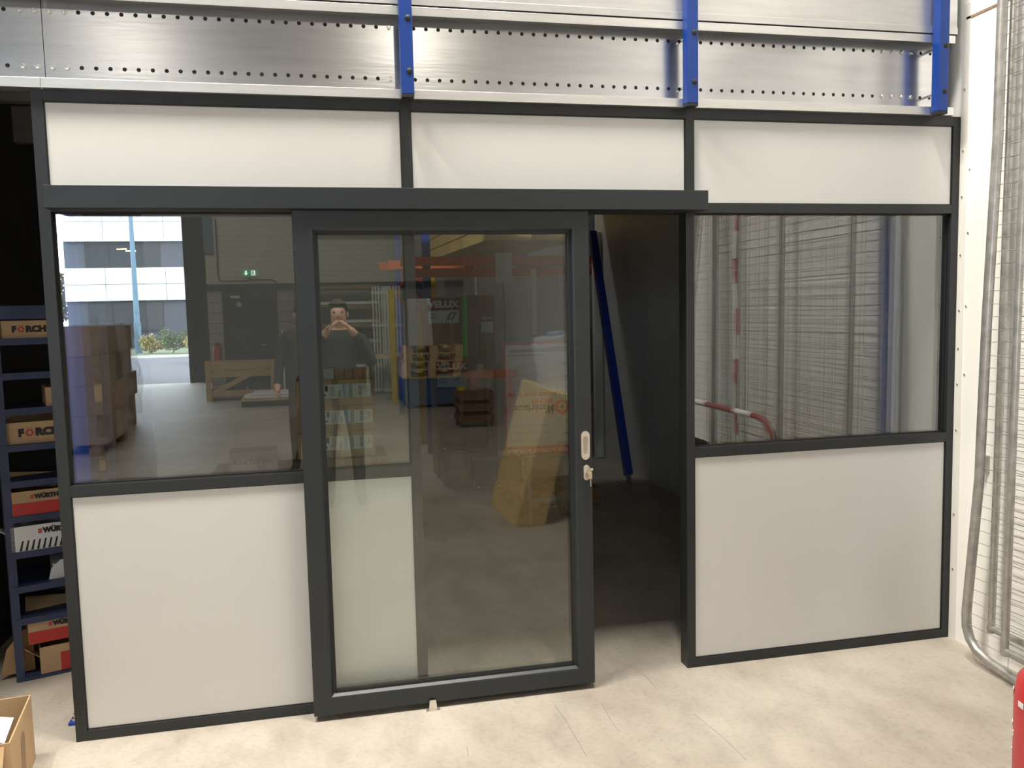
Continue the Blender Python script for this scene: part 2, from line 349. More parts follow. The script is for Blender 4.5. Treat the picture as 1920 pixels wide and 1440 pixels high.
# ------------------------------------------------------------------ the glazed partition
P = thing('glazed_partition', 'anthracite framed partition with white panels and clear panes under the steel beam', 'partition')
FD = 0.075
def frame(name, x0, x1, z0, z1, y0=0.0, y1=FD): return B(x0, x1, y0, y1, z0, z1).build(name, M['anth'], P, bevel=0.0012)
LX = (0.042, 1.350); MX = (1.390, 2.576); RXB = (2.615, 3.914)
for x0, x1 in ((0.0, 0.042), (1.350, 1.390), (2.576, 2.615), (3.914, 3.953)): frame('post', x0, x1, 0.0, 2.5)
for x0, x1 in (LX, MX, RXB):
    frame('rail', x0, x1, 2.458, 2.5); frame('rail', x0, x1, 2.056, 2.096)
for x0, x1 in (LX, RXB):
    frame('rail', x0, x1, 0.975, 1.018); frame('rail', x0, x1, 0.0, 0.043)
def infill(x0, x1, z0, z1):
    q = B(x0, x1, 0.009, 0.040, z0, z1).build('infill_panel', M['panel'], P)
    g = MB()
    for a in ((x0, x1, z0, z0 + .004), (x0, x1, z1 - .004, z1)): g.box(a[0], a[1], 0.005, 0.009, a[2], a[3])
    for a in ((x0, x0 + .004), (x1 - .004, x1)): g.box(a[0], a[1], 0.005, 0.009, z0, z1)
    g.build('glazing_bead', M['anth'], q)
for x0, x1 in (LX, MX, RXB): infill(x0, x1, 2.096, 2.458)
for x0, x1 in (LX, RXB): infill(x0, x1, 0.043, 0.975)
for x0, x1 in (LX, RXB):
    B(x0, x1, 0.030, 0.050, 1.018, 2.056).build('glass_pane', M['glassL'], P)
    g = MB(); e = 0.006
    for a in ((x0, x1, 1.018, 1.018 + e), (x0, x1, 2.056 - e, 2.056)): g.box(a[0], a[1], 0.022, 0.030, a[2], a[3])
    for a in ((x0, x0 + e), (x1 - e, x1)): g.box(a[0], a[1], 0.022, 0.030, 1.018, 2.056)
    g.build('glazing_gasket', M['gasket'], P)

# sliding track cover
T = thing('door_track_cover', 'long anthracite cover box of the sliding door track', 'track cover', (0.05, -0.11, 2.057))
B(0, 2.58, 0.0, 0.11, 0.0, 0.081).build('cover_box', M['anth2'], T, bevel=0.0015)
B(0.01, 2.57, 0.02, 0.095, -0.0015, 0.0).build('track_slot', M['black'], T)

# sliding door leaf (mitred frame with a sloping inner bead)
DX0, DX1, DZ0, DZ1 = 0.913, 2.106, 0.026, 2.0545
D = thing('sliding_door', 'anthracite framed sliding glass door standing half open', 'door', (DX0, -0.085, 0))
W, H = DX1 - DX0, DZ1 - DZ0
FW = 0.088
prof = [(0.0, 0.055), (0.0, 0.002), (0.002, 0.0), (0.066, 0.0), (0.070, 0.0015), (0.073, 0.003), (0.080, 0.012), (0.083, 0.016), (FW, 0.017), (FW, 0.055)]   # (inward, depth)
def member(name, side):
    vs = []; n = len(prof)
    for end in (0, 1):
        for u, y in prof:
            if side == 'l': p = (u, y, DZ0 + (u if not end else H - u))
            if side == 'r': p = (W - u, y, DZ0 + (u if not end else H - u))
            if side == 'b': p = ((u if not end else W - u), y, DZ0 + u)
            if side == 't': p = ((u if not end else W - u), y, DZ0 + H - u)
            vs.append(p)
    fs = [tuple(range(n)), tuple(range(n, 2 * n))] + [(i, (i + 1) % n, (i + 1) % n + n, i + n) for i in range(n)]
    return MB().add(vs, fs).build(name, M['anth2'], D)
member('stile', 'l'); member('stile', 'r'); member('rail', 'b'); member('rail', 't')
gx0, gx1, gz0, gz1 = FW, W - FW, DZ0 + FW, DZ0 + H - FW
g = MB(); e = 0.006
for a in ((gx0, gx1, gz0, gz0 + e), (gx0, gx1, gz1 - e, gz1)): g.box(a[0], a[1], 0.014, 0.021, a[2], a[3])
for a in ((gx0, gx0 + e), (gx1 - e, gx1)): g.box(a[0], a[1], 0.014, 0.021, gz0, gz1)
g.build('glazing_gasket', M['gasket'], D)
B(gx0, gx1, 0.021, 0.041, gz0, gz1).build('glass_pane', M['glassD'], D)
B(W - 0.001, W + 0.006, 0.02, 0.04, DZ0 + 0.01, DZ0 + H - .02).build('edge_seal', M['gasket'], D)
def stadium(w, h, n=10):
    r = w / 2; c = h / 2 - r
    return [(r * math.cos(t), c + r * math.sin(t)) for t in [PI * k / n for k in range(n + 1)]] + [(r * math.cos(t), -c + r * math.sin(t)) for t in [PI + PI * k / n for k in range(n + 1)]]
def ring(outer, inner, y0, y1):
    n = len(outer); m = MB()
    vs = [(x, y1, z) for x, z in outer] + [(x, y0, z) for x, z in outer] + [(x, y0, z) for x, z in inner] + [(x, y1, z) for x, z in inner]
    fs = []
    for i in range(n):
        j = (i + 1) % n
        fs += [(i, j, n + j, n + i), (n + i, n + j, 2 * n + j, 2 * n + i), (2 * n + i, 2 * n + j, 3 * n + j, 3 * n + i)]
    return m.add(vs, fs)
hx, hz = 2.0765 - DX0, 1.074
h = ring(stadium(0.037, 0.122), stadium(0.022, 0.078), -0.006, 0.0005).build('pull_handle', M['steel'], D, (hx, 0, hz), smooth=True)
MB().prism(stadium(0.022, 0.078), -0.0006, 0.0004).build('recess', M['steeld'], h)
k = MB().prism(stadium(0.026, 0.066), -0.006, 0.0).build('lock_plate', M['steel'], D, (2.080 - DX0, 0, 0.957), bevel=0.001)
MB().cyl((0.002, -0.006, 0.006), (0.002, -0.013, 0.006), 0.0085, 14).build('lock_cylinder', M['brass'], k)
ky = MB().cyl((0.006, -0.013, 0.004), (0.006, -0.030, 0.002), 0.0095, 12).build('key', M['brass'], k)
MB().bar((0.009, -0.028, -0.004), (0.011, -0.030, -0.054), 0.008, 0.003).add(*(lambda mb: (mb.v, mb.f))(B(0.002, 0.015, -0.033, -0.027, -0.022, 0.0))).build('hanging_key', M['brass'], ky)
MB().cyl((0.012, -0.016, 0.016), (0.018, -0.026, 0.016), 0.006, 10).build('key_bow', M['steel'], ky)
Gd = thing('floor_guide', 'small steel floor guide under the sliding door', 'door guide', (1.395, -0.105, 0))
B(-0.028, 0.028, -0.006, 0.014, 0, 0.004).build('base_plate', M['steel'], Gd)
MB().prism([(-0.017, 0.004), (0.017, 0.004), (0.013, 0.042), (-0.013, 0.042)], 0.006, 0.010).build('upright_tab', M['steel'], Gd)

# ------------------------------------------------------------------ mezzanine edge beams with punched webs
def punched_web(x0, ncell, rows, z0, z1, y, rad=0.0078):
    m = MB(); N = 16; half = 0.025
    zs = [z0]
    for r in rows: zs += [r - half, r + half]
    zs.append(z1)
    X1 = x0 + ncell * 0.05
    for a in range(0, len(zs), 2):
        m.add([(x0, y, zs[a]), (X1, y, zs[a]), (X1, y, zs[a + 1]), (x0, y, zs[a + 1])], [(0, 1, 2, 3)])
    for r in rows:
        for c in range(ncell):
            cx = x0 + (c + 0.5) * 0.05; vs = []
            for k in range(N):
                t = 2 * PI * k / N + PI / N; ct, st = math.cos(t), math.sin(t); q = half / max(abs(ct), abs(st))
                vs += [(cx + ct * q, y, r + st * q), (cx + ct * rad, y, r + st * rad), (cx + ct * rad, y + 0.003, r + st * rad)]
            fs = []
            for k in range(N):
                j = (k + 1) % N; fs += [(3 * k, 3 * j, 3 * j + 1, 3 * k + 1), (3 * k + 1, 3 * j + 1, 3 * j + 2, 3 * k + 2)]
            m.add(vs, fs)
            for sx in (-1, 1):
                for sz in (-1, 1):
                    k0 = [k for k in range(N)]
            # corner triangles of the square cell
            pts = [(2 * PI * k / N + PI / N) for k in range(N)]
            for sx, sz in ((1, 1), (-1, 1), (-1, -1), (1, -1)):
                ang = math.atan2(sz, sx) % (2 * PI)
                near = sorted(range(N), key=lambda k: abs(((pts[k] - ang + PI) % (2 * PI)) - PI))[:2]
                pv = []
                for k in near:
                    ct, st = math.cos(pts[k]), math.sin(pts[k]); q = half / max(abs(ct), abs(st)); pv.append((cx + ct * q, y, r + st * q))
                m.add(pv + [(cx + sx * half, y, r + sz * half)], [(0, 1, 2)])
    return m
def edge_beam(x0, ncell, label, bolts):
    X1 = x0 + ncell * 0.05; t = thing('edge_beam', label, 'beam', (0, 0, 2.5), 0, 'galvanised mezzanine edge beams')
    punched_web(x0, ncell, (0.093, 0.294), 0.0, 0.356, 0.05).build('web', M['galv'], t)
    B(x0, X1, 0.053, 0.055, 0.0, 0.356).build('hole_dark_sheet', M['black'], t)  # black sheet standing in for the dark void behind the holes
    B(x0, X1, -0.02, 0.05, 0.0, 0.003).build('lower_flange', M['galvlip'], t); B(x0, X1, -0.02, 0.05, 0.353, 0.356).build('upper_flange', M['galvshade'], t)  # upper flange coloured dark: shade under it is put into the steel
    B(x0, X1, -0.022, -0.019, 0.0, 0.036).build('lower_lip', M['galvlip'], t, bevel=0.001); B(x0, X1, -0.022, -0.019, 0.322, 0.356).build('upper_lip', M['galvlip'], t, bevel=0.001)
    for bx in bolts:
        for bz in (0.093, 0.294):
            b = MB().lathe([(0.0115, 0), (0.0115, 0.002)], 12); b.lathe([(0.0085, 0.002), (0.0085, 0.007), (0.006, 0.009)], 6)
            b.build('bolt', M['zinc'], t, (bx, 0.0495, bz), (PI / 2, 0, 0))
    return t
edge_beam(0.045, 77, 'long galvanised punched edge beam above the partition', (0.07, 0.12, 1.32, 3.57, 3.62, 3.67, 3.72))
edge_beam(-3.0075, 61, 'second galvanised beam spliced on above the blue shelf', (0.02, -0.03))
TB = thing('toe_board', 'galvanised folded toe board along the mezzanine edge', 'toe board', (0, 0, 2.862))
B(-3.0, 3.905, -0.024, -0.020, 0.0, 0.030).build('lower_fold', M['galvtoe'], TB, bevel=0.001)
B(-3.0, 3.905, -0.018, -0.014, 0.030, 0.42).build('upright_plate', M['galvtoe'], TB)
B(-3.0, 3.905, -0.018, 0.05, -0.004, 0.0).build('deck_lip', M['dark'], TB)
for i, (xc, where) in enumerate(((1.377, 'first'), (2.577, 'second'), (3.795, 'third'))):
    t = thing('guard_post', ['blue guard rail post above the door track, nearest the blue shelf', 'blue guard rail post above the door opening', 'blue guard rail post nearest the white wall'][i], 'post', (xc, -0.0755, 2.494), 0, 'blue guard rail posts')
    B(-0.025, 0.025, 0.0, 0.05, 0.012, 1.3).build('tube', M['bluepost'], t, bevel=0.003)
    B(-0.024, 0.024, 0.001, 0.049, 0.0, 0.012).build('end_cap', M['black'], t)
    for z in (0.099, 0.300):
        MB().lathe([(0.012, 0), (0.0115, 0.003), (0.006, 0.006)], 16).build('bolt_cap', M['black'], t, (0.008, 0.0, z), (PI / 2, 0, 0), smooth=True)
        MB().cyl((0, 0.05, z), (0, 0.1255, z), 0.006, 10).build('through_bolt', M['zinc'], t)
# blue mezzanine columns
for xc, y0, dx, dy, lab in ((0.015, 0.20, 0.055, 0.13, 'deep blue column inside the glass beside the blue shelf'), (3.845, 0.34, 0.048, 0.14, 'deep blue column inside the glass beside the white wall')):
    t = thing('mezzanine_column', lab, 'column', (xc, y0, 0), 0, 'blue mezzanine columns')
    B(-dx, dx, 0, dy, 0.012, 2.66).build('shaft', M['bluecol'], t, bevel=0.006)
    B(-dx - .03, dx + .03, -0.05, dy + .05, 0, 0.012).build('base_plate', M['bluecol'], t, bevel=0.002)
    for sx in (-1, 1):
        MB().lathe([(0.014, 0), (0.014, 0.012), (0.007, 0.012), (0.007, 0.03)], 6).build('anchor_bolt', M['zinc'], t, (sx * (dx + .008), -0.028, 0.012))
t = thing('diagonal_brace', 'slanting dark blue steel brace seen through the open doorway', 'brace', (3.75, 3.95, 0))
MB().bar((0.0, 0.0, 0.07), (0.0, 1.0, 2.42), 0.07, 0.07).build('strut', M['bluecol'], t)
B(-0.10, 0.08, -0.14, 0.06, 0, 0.01).build('foot_plate', M['galvt'], t); MB().bar((0, -0.02, 0.01), (0, 0.03, 0.09), 0.03, 0.05).build('foot_lug', M['galvt'], t)

# ------------------------------------------------------------------ blue shelf with cartons at the open end
S = thing('steel_shelf', 'narrow slate blue steel shelf unit packed with small cartons', 'shelf', (-0.425, 0.66, 0), math.radians(20))
SW, SD = 0.47, 0.36
for x in (0, SW - 0.035):
    for y in (0, SD - 0.03):
        u = B(x, x + 0.035, y, y + 0.03, 0, 1.70).build('upright', M['shelf'], S)
ZS = [0.015, 0.295, 0.445, 0.605, 0.770, 0.930, 1.095, 1.260, 1.42, 1.575]
for z in ZS:
    b = B(0.01, SW - .01, -0.004, SD, z - 0.012, z).build('shelf_board', M['shelf'], S)
    B(0.035, SW - .035, -0.006, 0.0, z - 0.03, z).build('front_lip', M['shelf'], b)
B(0, SW, -0.005, 0.004, 1.66, 1.72).build('top_rail', M['shelf'], S)
B(0, SW, 0.0, SD, 1.71, 1.72).build('top_sheet', M['shelf'], S)
SR = math.radians(20)
def on_shelf(u, v, z): return (-0.425 + u * math.cos(SR) - v * math.sin(SR), 0.66 + u * math.sin(SR) + v * math.cos(SR), z)
def carton(name, label, u, v, z, w, d, h, m, rz=0.0, group='cartons on the blue shelf', open_top=False):
    t = thing(name, label, 'carton', on_shelf(u, v, z), SR + rz, group)
    mb = MB(); th = 0.004
    mb.box(0, w, 0, th, 0, h); mb.box(0, w, d - th, d, 0, h * (1 if not open_top else 1.15)); mb.box(0, th, th, d - th, 0, h); mb.box(w - th, w, th, d - th, 0, h); mb.box(th, w - th, th, d - th, 0, th)
    if not open_top: mb.box(th, w - th, th, d - th, h - th, h)
    mb.build('carton_body', m, t)
    return t
def foerch(t, w, h, s):
    text_part('lettering', 'F', s, M['ink'], t, (w * 0.5 - s * 1.55, -0.001, h * .5), bold=0.004 * s / .05)
    ring([(s * .36 * math.cos(a), s * .36 * math.sin(a)) for a in [2 * PI * i / 14 for i in range(14)]], [(s * .2 * math.cos(a), s * .2 * math.sin(a)) for a in [2 * PI * i / 14 for i in range(14)]], -0.0012, -0.0002).build('emblem', M['red'], t, (w * .5 - s * .78, 0, h * .5))
    for sx in (-1, 1): B(-0.04 * s * 2, 0.04 * s * 2, -0.0012, -0.0002, 0, 0.09 * s).build('emblem_dot', M['red'], t, (w * .5 - s * .78 + sx * s * .16, 0, h * .5 + s * .42))
    text_part('lettering', 'RCH', s, M['ink'], t, (w * 0.5 + s * .85, -0.001, h * .5), bold=0.004 * s / .05, sx=1.1)
for (u, z, w, h, lab, off) in ((0.045, 1.575, 0.25, 0.078, 'tan carton with black and red lettering on the uppermost shelf', 0.0), (0.20, 1.26, 0.24, 0.085, 'tan carton with black and red lettering half hidden by the post', 0.0),
                               (0.035, 1.095, 0.30, 0.098, 'large tan carton with black and red lettering on a middle shelf', 0.0)):
    t = carton('lettered_carton', lab, u, 0.02, z, w, 0.26, h, M['card2'], open_top=h > 0.09)
    foerch(t, w * .84, h, 0.036 if w < .29 else 0.045)
carton('small_carton', 'small plain tan carton lying low behind the post', 0.27, 0.03, 0.930, 0.16, 0.2, 0.05, M['card2'])
carton('carton_tray', 'dark brown carton tray behind the lettered carton', 0.24, 0.12, 0.785, 0.20, 0.2, 0.12, M['card'])
def wurth(t, w, h, s, x):
    B(0, s * .55, -0.0012, -0.0002, -s * .32, -s * .04).build('emblem', M['red'], t, (x - s * .9, 0, h * .74)); B(0, s * .55, -0.0012, -0.0002, s * .04, s * .32).build('emblem', M['red'], t, (x - s * .9, 0, h * .74))
    text_part('lettering', 'WÜRTH', s, M['ink'], t, (x - s * .2, -0.001, h * .74), bold=0.003 * s / .03, align='LEFT')
for (u, z, w, h, lab, m, low) in ((0.035, 0.770, 0.24, 0.11, 'cream carton with a red lower half on a middle shelf', M['card2'], 'red'), (0.02, 0.605, 0.34, 0.115, 'white carton with black zebra stripes and torn top', M['whitep'], 'zebra'),
                                  (0.06, 0.165, 0.27, 0.11, 'tan carton with a red band standing above the lowest carton', M['card2'], 'red'), (0.10, 0.016, 0.30, 0.125, 'open tan carton with a red end at the foot of the shelf', M['card2'], 'redend')):
    t = carton('printed_carton', lab, u, 0.0, z, w, 0.27, h, m, open_top=True)
    if low == 'red': B(0.001, w - .001, -0.0012, -0.0002, 0.001, h * .52).build('red_band', M['red'], t)
    if low == 'redend': B(w * .28, w - .001, -0.0012, -0.0002, 0.001, h * .7).build('red_band', M['red'], t)
    if low == 'zebra':
        for i in range(13):
            x = 0.03 + i * 0.023; MB().prism([(x, 0.003), (x + .010, 0.003), (x + .020, h * .42), (x + .013, h * .42)], -0.0012, -0.0002).build('stripe', M['ink'], t)
    if low != 'redend': wurth(t, w, h, 0.026 if low == 'red' else 0.030, w * .40)
    # loose flaps
    MB().obox((w * .4, 0.13, h + 0.03), (w * .8, 0.10, 0.003), (0.6, 0.1, 0)).build('flap', m, t)
    if low in ('zebra', 'redend'): MB().obox((-0.03, 0.10, h * .75), (0.09, 0.16, 0.003), (0, 0.7, 0.1)).build('flap', m, t)
t = thing('curled_flap_carton', 'white carton with a curled rounded flap and black print', 'carton', on_shelf(0.16, 0.03, 0.447), SR, 'cartons on the blue shelf')
MB().prism([(0.0, 0.0), (0.012, 0.05), (0.05, 0.085), (0.11, 0.10), (0.24, 0.105), (0.24, 0.0)], 0.0, 0.004).build('flap', M['whitep'], t)
B(0.02, 0.24, 0.004, 0.2, 0, 0.07).build('carton_body', M['whitep'], t)
for i in range(3): MB().obox((0.13 + i * .035, -0.001, 0.06 - i * .008), (0.028, 0.001, 0.022), (0, 0.5, 0)).build('print_patch', M['ink'], t)
t = thing('hanging_carton', 'brown carton with a split side bulging out of the lowest shelf', 'carton', on_shelf(-0.06, 0.02, 0.02), SR, 'cartons on the blue shelf')
MB().prism([(0.0, 0.0), (0.03, 0.12), (0.10, 0.20), (0.14, 0.2), (0.14, 0.0)], 0.05, 0.054).build('flap', M['card'], t)
B(0.10, 0.14, 0.054, 0.2, 0, 0.12).build('carton_body', M['card'], t)

# open cardboard box on the floor, cut by the frame
bx = thing('open_box', 'open brown cardboard box with grey papers on the floor by the shelf', 'box', (-0.117, -0.092, 0), math.radians(8.0))
bw, bd, bh, th = 0.42, 0.385, 0.252, 0.005       # extends to -x and -y from the corner
B(-th, 0, -bd, 0, 0, bh).build('side', M['card2'], bx); B(-bw, -th, -th, 0, 0, bh).build('side', M['card2'], bx)
B(-bw, -th, -bd, -bd + th, 0, bh).build('side', M['card2'], bx); B(-bw, -bw + th, -bd + th, -th, 0, bh).build('side', M['card2'], bx)
B(-bw + th, -th, -bd + th, -th, 0.0, 0.005).build('bottom', M['card'], bx)
MB().obox((-0.15, -bd - .035, bh - .07), (0.26, 0.004, 0.15), (-0.5, 0.05, 0)).build('front_flap', M['card2'], bx)
MB().prism(stadium(0.07, 0.16), 0, 0.0008).build('stain', M['card3'], bx, (0.0012, -0.20, 0.12), (0, 0.12, PI / 2))
MB().obox((-0.18, -0.16, 0.15), (0.22, 0.26, 0.012), (0.22, 0.30, 0.2)).build('paper_sheet', M['darkgrey'], bx); MB().obox((-0.16, -0.07, 0.18), (0.2, 0.10, 0.01), (0.6, 0.2, -0.1)).build('paper_sheet', M['inner'], bx)
B(-0.30, -0.24, -0.012, -0.006, bh - .05, bh + .002).build('tape', M['ink'], bx)

# dark long goods behind the open end, over the shelf
t = thing('rear_rack', 'dark steel rack with boards in the unlit store behind the shelf', 'rack', (-3.75, 2.4, 0))
for x in (0.0, 2.7):
    for y in (0, 0.8): B(x, x + .08, y, y + .08, 0, 2.6).build('upright', M['darkgrey'], t)
for z in (0.9, 1.9):
    B(0, 2.78, -0.02, 0.03, z, z + .06).build('beam', M['darkgrey'], t); B(0, 2.78, 0.85, 0.9, z, z + .06).build('beam', M['shelf'], t)
for i in range(4): MB().obox((1.4, 0.4, 2.0 + i * .05), (2.5 - .2 * i, 0.5, 0.04), (0, 0, 0.03 * i)).build('board', M['woodd'], t)
# ------------------------------------------------------------------ right side: stacked mesh fence panels, red cylinder
def fence_panel(label, x0, yo, tilt, zrise, w=2.02, kink=True, rough_wires=True):
    t = thing('fence_panel', label, 'fence panel', (x0, yo, 0), 0, 'mesh fence panels stacked along the white wall')
    r = 0.021; Hh = 3.5
    def px(z): return tilt * z / Hh
    path = []
    for yy, z in ((-0.090, 2.86), (-0.090, 2.33), (-0.064, 1.56), (-0.053, 0.85), (-0.003, 0.22), (-0.008, 0.16), (-0.030, 0.11), (-0.072, 0.072), (-0.15, 0.048), (-0.30, 0.03)):
        path.append((px(z), yy * (1 if kink else 0.25), z + zrise))
    top = [(px(3.3), -0.10, 3.3), (px(3.42), -0.15, 3.42), (px(3.45), -0.27, 3.45), (px(3.45), -w + .1, 3.45), (px(3.42), -w + .03, 3.42), (px(3.3), -w, 3.3), (px(0.2), -w, 0.2 + zrise), (px(.1), -w + .03, 0.09 + zrise), (px(0), -w + .12, 0.03 + zrise)]
    if kink:
        MB().tube(list(reversed(path)) + top + [path[-1]], r, 10).build('tube_frame', M['galvt'], t, smooth=True)
    else:
        for yy in (0.0, -w): MB().cyl((px(.1), yy, .10 + zrise), (px(3.45), yy, 3.45), 0.016, 10).build('side_tube', M['galvt'], t, smooth=True)
        for z_ in (.12, 3.43): MB().cyl((px(z_), .012, z_ + zrise * (z_ < 1)), (px(z_), -w - .012, z_ + zrise * (z_ < 1)), 0.016, 10).build('rail_tube', M['galvt'], t, smooth=True)
        for yy in (-.25, -w + .25): B(-.02, .02, yy - .03, yy + .03, 0, .12 + zrise).build('foot_block', M['galvt'], t, (px(.1), 0, 0))
    for yy in ((-1.09,) if kink else (-1.66,)):
        MB().cyl((px(.03), yy, 0.03 + zrise), (px(3.45), yy, 3.45), 0.016, 8).build('inner_tube', M['galvt'], t, smooth=True)
    kn = [(0.0, 0.0), (0.22, -0.003), (0.85, -0.053), (1.56, -0.064), (2.33, -0.09), (4.0, -0.10)]
    def ytube(z):
        for (za, ya), (zb_, yb_) in zip(kn, kn[1:]):
            if za <= z <= zb_: return (ya + (yb_ - ya) * (z - za) / (zb_ - za)) * (1 if kink else 0)
        return -0.1 if kink else 0.0
    m = MB(); z = 0.12
    while z < 3.42:
        jit = random.uniform(-.006, .006)
        m.tube([(px(z) - .002, ytube(z), z + zrise), (px(z) + jit, -0.35, z + zrise + random.uniform(-.008, .012)), (px(z) + jit, -1.2, z + zrise + random.uniform(-.008, .008)), (px(z), -w + .01, z + zrise)], 0.0014, 4, False); z += 0.056
    for i in range(1, 8):
        yy = -w * i / 8.0; m.tube([(px(.05), yy, 0.05 + zrise), (px(3.45), yy, 3.45)], 0.0014, 4, False)
    o = m.build('wire_mesh', M['wire'], t); o['kind'] = 'stuff'
    return t
fence_panel('mesh fence panel closest to the partition, its bent tube foremost', 3.835, -0.245, 0.03, 0.0)
fence_panel('middle mesh fence panel in the stack along the white wall', 3.884, -0.345, 0.03, 0.06, kink=False)
fence_panel('outermost mesh fence panel of the stack along the white wall', 3.785, -0.53, 0.03, 0.04, kink=False)
t = thing('wall_hook', 'small grey hook on the white wall beside the bent fence tube', 'hook', (3.955, -0.22, 0.90))
B(-0.012, 0, -0.012, 0.012, -0.04, 0.04).build('back_plate', M['galvt'], t); MB().tube([(-0.01, 0, -0.02), (-0.045, 0.0, -0.03), (-0.055, 0, -0.02), (-0.055, 0, -0.005)], 0.006, 8).build('hook_arm', M['galvt'], t)
t = thing('red_cylinder', 'worn red gas bottle with white marks at the lower corner', 'gas bottle', (3.02, -1.60, 0))
MB().lathe([(0.0, 0.0), (0.13, 0.0), (0.145, 0.03), (0.148, 0.52), (0.14, 0.58), (0.10, 0.63), (0.05, 0.65), (0.045, 0.68)], 32).build('bottle_body', mat('worn_red_paint', (0.50, 0.03, 0.035), 0.4, var=0.0, scale=22, col2=(0.52, 0.04, 0.045)), t, smooth=True)
MB().lathe([(0.09, 0.62), (0.092, 0.76), (0.088, 0.76), (0.086, 0.62)], 24).build('guard_collar', M['red'], t, smooth=True); MB().cyl((0, 0, .66), (0, 0, .74), 0.02, 12).build('valve', M['brass'], t)
for i in range(34):
    a = math.radians(130 + random.uniform(-60, 80)); z = random.uniform(0.08, 0.55)
    MB().obox((0.1485 * math.cos(a), 0.1485 * math.sin(a), z), (0.002, random.uniform(.008, .03), random.uniform(.006, .02)), (0, 0, a)).build('paint_mark', M['whitep'], t)

# ------------------------------------------------------------------ store room behind the glass
def plain_box(name, label, cat, x0, x1, y0, y1, z0, z1, m, group=None, rz=0.0):
    t = thing(name, label, cat, ((x0 + x1) / 2, y0, z0), rz, group)
    w = x1 - x0; d = y1 - y0; h = z1 - z0
    B(-w / 2, w / 2, 0, d, 0, h).build('box_body', m, t, bevel=0.003)
    MB().box(-0.02, 0.02, -0.0008, 0.0, 0.0, h).build('tape', M['card3'] if m is not M['card3'] else M['card'], t)
    return t, w, d, h
zb = 0.735
SKL = ['uppermost of three long cartons with a white sideways label', 'middle of three long cartons with a white sideways label', 'lowest of three long cartons with a white sideways label']
for i in range(3):
    z0 = 0.815 + (2 - i) * 0.1515
    off = (0.0, 0.004, -0.003)[i]
    t, w, d, h = plain_box('long_carton', SKL[i], 'carton', 0.84 + off, 1.282 + off, 1.50, 2.4, z0, z0 + 0.150, M['card2'], 'labelled long cartons behind the glass')
    lw = 0.295; x1 = w / 2 - 0.016; x0 = x1 - lw; zc = h * 0.56; hh = 0.040
    B(x0, x1, -0.0012, 0, zc - hh, zc + hh).build('label_sheet', M['paper'], t)
    y = -0.0022
    text_part('lettering', 'SML', 0.026, M['inkgrey'], t, (x1 - 0.020, y, zc + 0.008), a=-PI / 2)
    text_part('lettering', 'SK06', 0.029, M['inkgrey'], t, (x1 - 0.062, y, zc + 0.004), a=-PI / 2, bold=0.0006)
    text_part('lettering', '00005', 0.031, M['inkgrey'], t, (x1 - 0.118, y, zc), a=-PI / 2, bold=0.0006)
    B(x1 - 0.163, x1 - 0.141, y, -0.0012, zc - hh, zc + hh).build('blue_stripe', M['pale'], t)
    for xx in (0.040, 0.088, 0.176): B(x1 - xx - .001, x1 - xx, y, -0.0012, zc - hh + .004, zc + hh - .004).build('rule', M['inkgrey'], t)
    for j in range(5): B(x1 - 0.190, x1 - 0.172, y, -0.0012, zc - .034 + j * .008, zc - .030 + j * .008).build('bar_print', M['inkgrey'], t)
    B(x1 - 0.262, x1 - 0.246, y, -0.0012, zc + .002, zc + .034).build('dark_print', M['ink'], t); B(x1 - 0.236, x1 - 0.206, y, -0.0012, zc - .030, zc + .032).build('fine_print', M['inner'], t)
    MB().cyl((x1 - 0.263, y, zc - .022), (x1 - 0.263, -0.0012, zc - .022), 0.006, 10).build('round_mark', M['ink'], t)
for i in range(3):
    x0 = 0.99 + (0, 0.052, 0.205)[i]; x1 = 0.99 + (0.048, 0.200, 0.358)[i]
    t, w, d, h = plain_box('flat_carton', ['narrow flat carton under the labelled cartons', 'flat carton with faded red print under the labelled cartons', 'flat carton with faded red print, its end jutting out below the labelled cartons'][i], 'carton', x0, x1, 1.49, 1.9, zb, zb + 0.072, M['card'], 'flat cartons under the labelled ones')
    if i: B(-.01, w / 2 - .03, -0.0015, 0, .02, .032).build('faded_print', M['redd'], t)
t, *_ = plain_box('base_carton', 'broad brown carton at the bottom of the stack behind the white panel', 'carton', 0.80, 1.34, 1.5, 2.4, 0.14, zb, M['card'])
def pallet(name, label, x, y, z, rz=0.0, w=1.2, d=0.8, m=None, group=None):
    m = m or M['wood']; t = thing(name, label, 'pallet', (x, y, z), rz, group)
    for yy in (0, d / 2 - .05, d - .1):
        B(0, w, yy, yy + .1, 0, 0.02).build('bottom_board', m, t)
        for xx in (0, w / 2 - .07, w - .14): B(xx, xx + .14, yy, yy + .1, 0.02, 0.10).build('block', m, t)
    for i in range(5): B(i * (w - .12) / 4, i * (w - .12) / 4 + .12, 0, d, 0.10, 0.135).build('deck_board', m, t)
    return t
pallet('wooden_pallet', 'softwood pallet under the carton stack behind the white panel', 0.70, 1.45, 0.0, 0, 0.75, 1.0)
SMALL = ['first small tan carton beside the grey block', 'second small tan carton on the labelled carton', 'third small tan carton on the labelled carton', 'tilted small tan carton at the end of the row on the labelled carton']
for i in range(4):
    x0 = 1.065 + i * 0.0535; t = thing('tiny_carton', SMALL[i], 'carton', (x0, 1.54, 1.268), (0, 0, 0, 0.06)[i], 'small cartons in a row')
    B(0, 0.049, 0, 0.05, 0, 0.052).build('carton_body', M['card'], t); MB().prism([(0, 0.052), (0.049, 0.052), (0.049, 0.062 + .008 * (i % 2)), (0, 0.070 - .012 * (i % 2))], 0, 0.003).build('flap', M['card'], t)
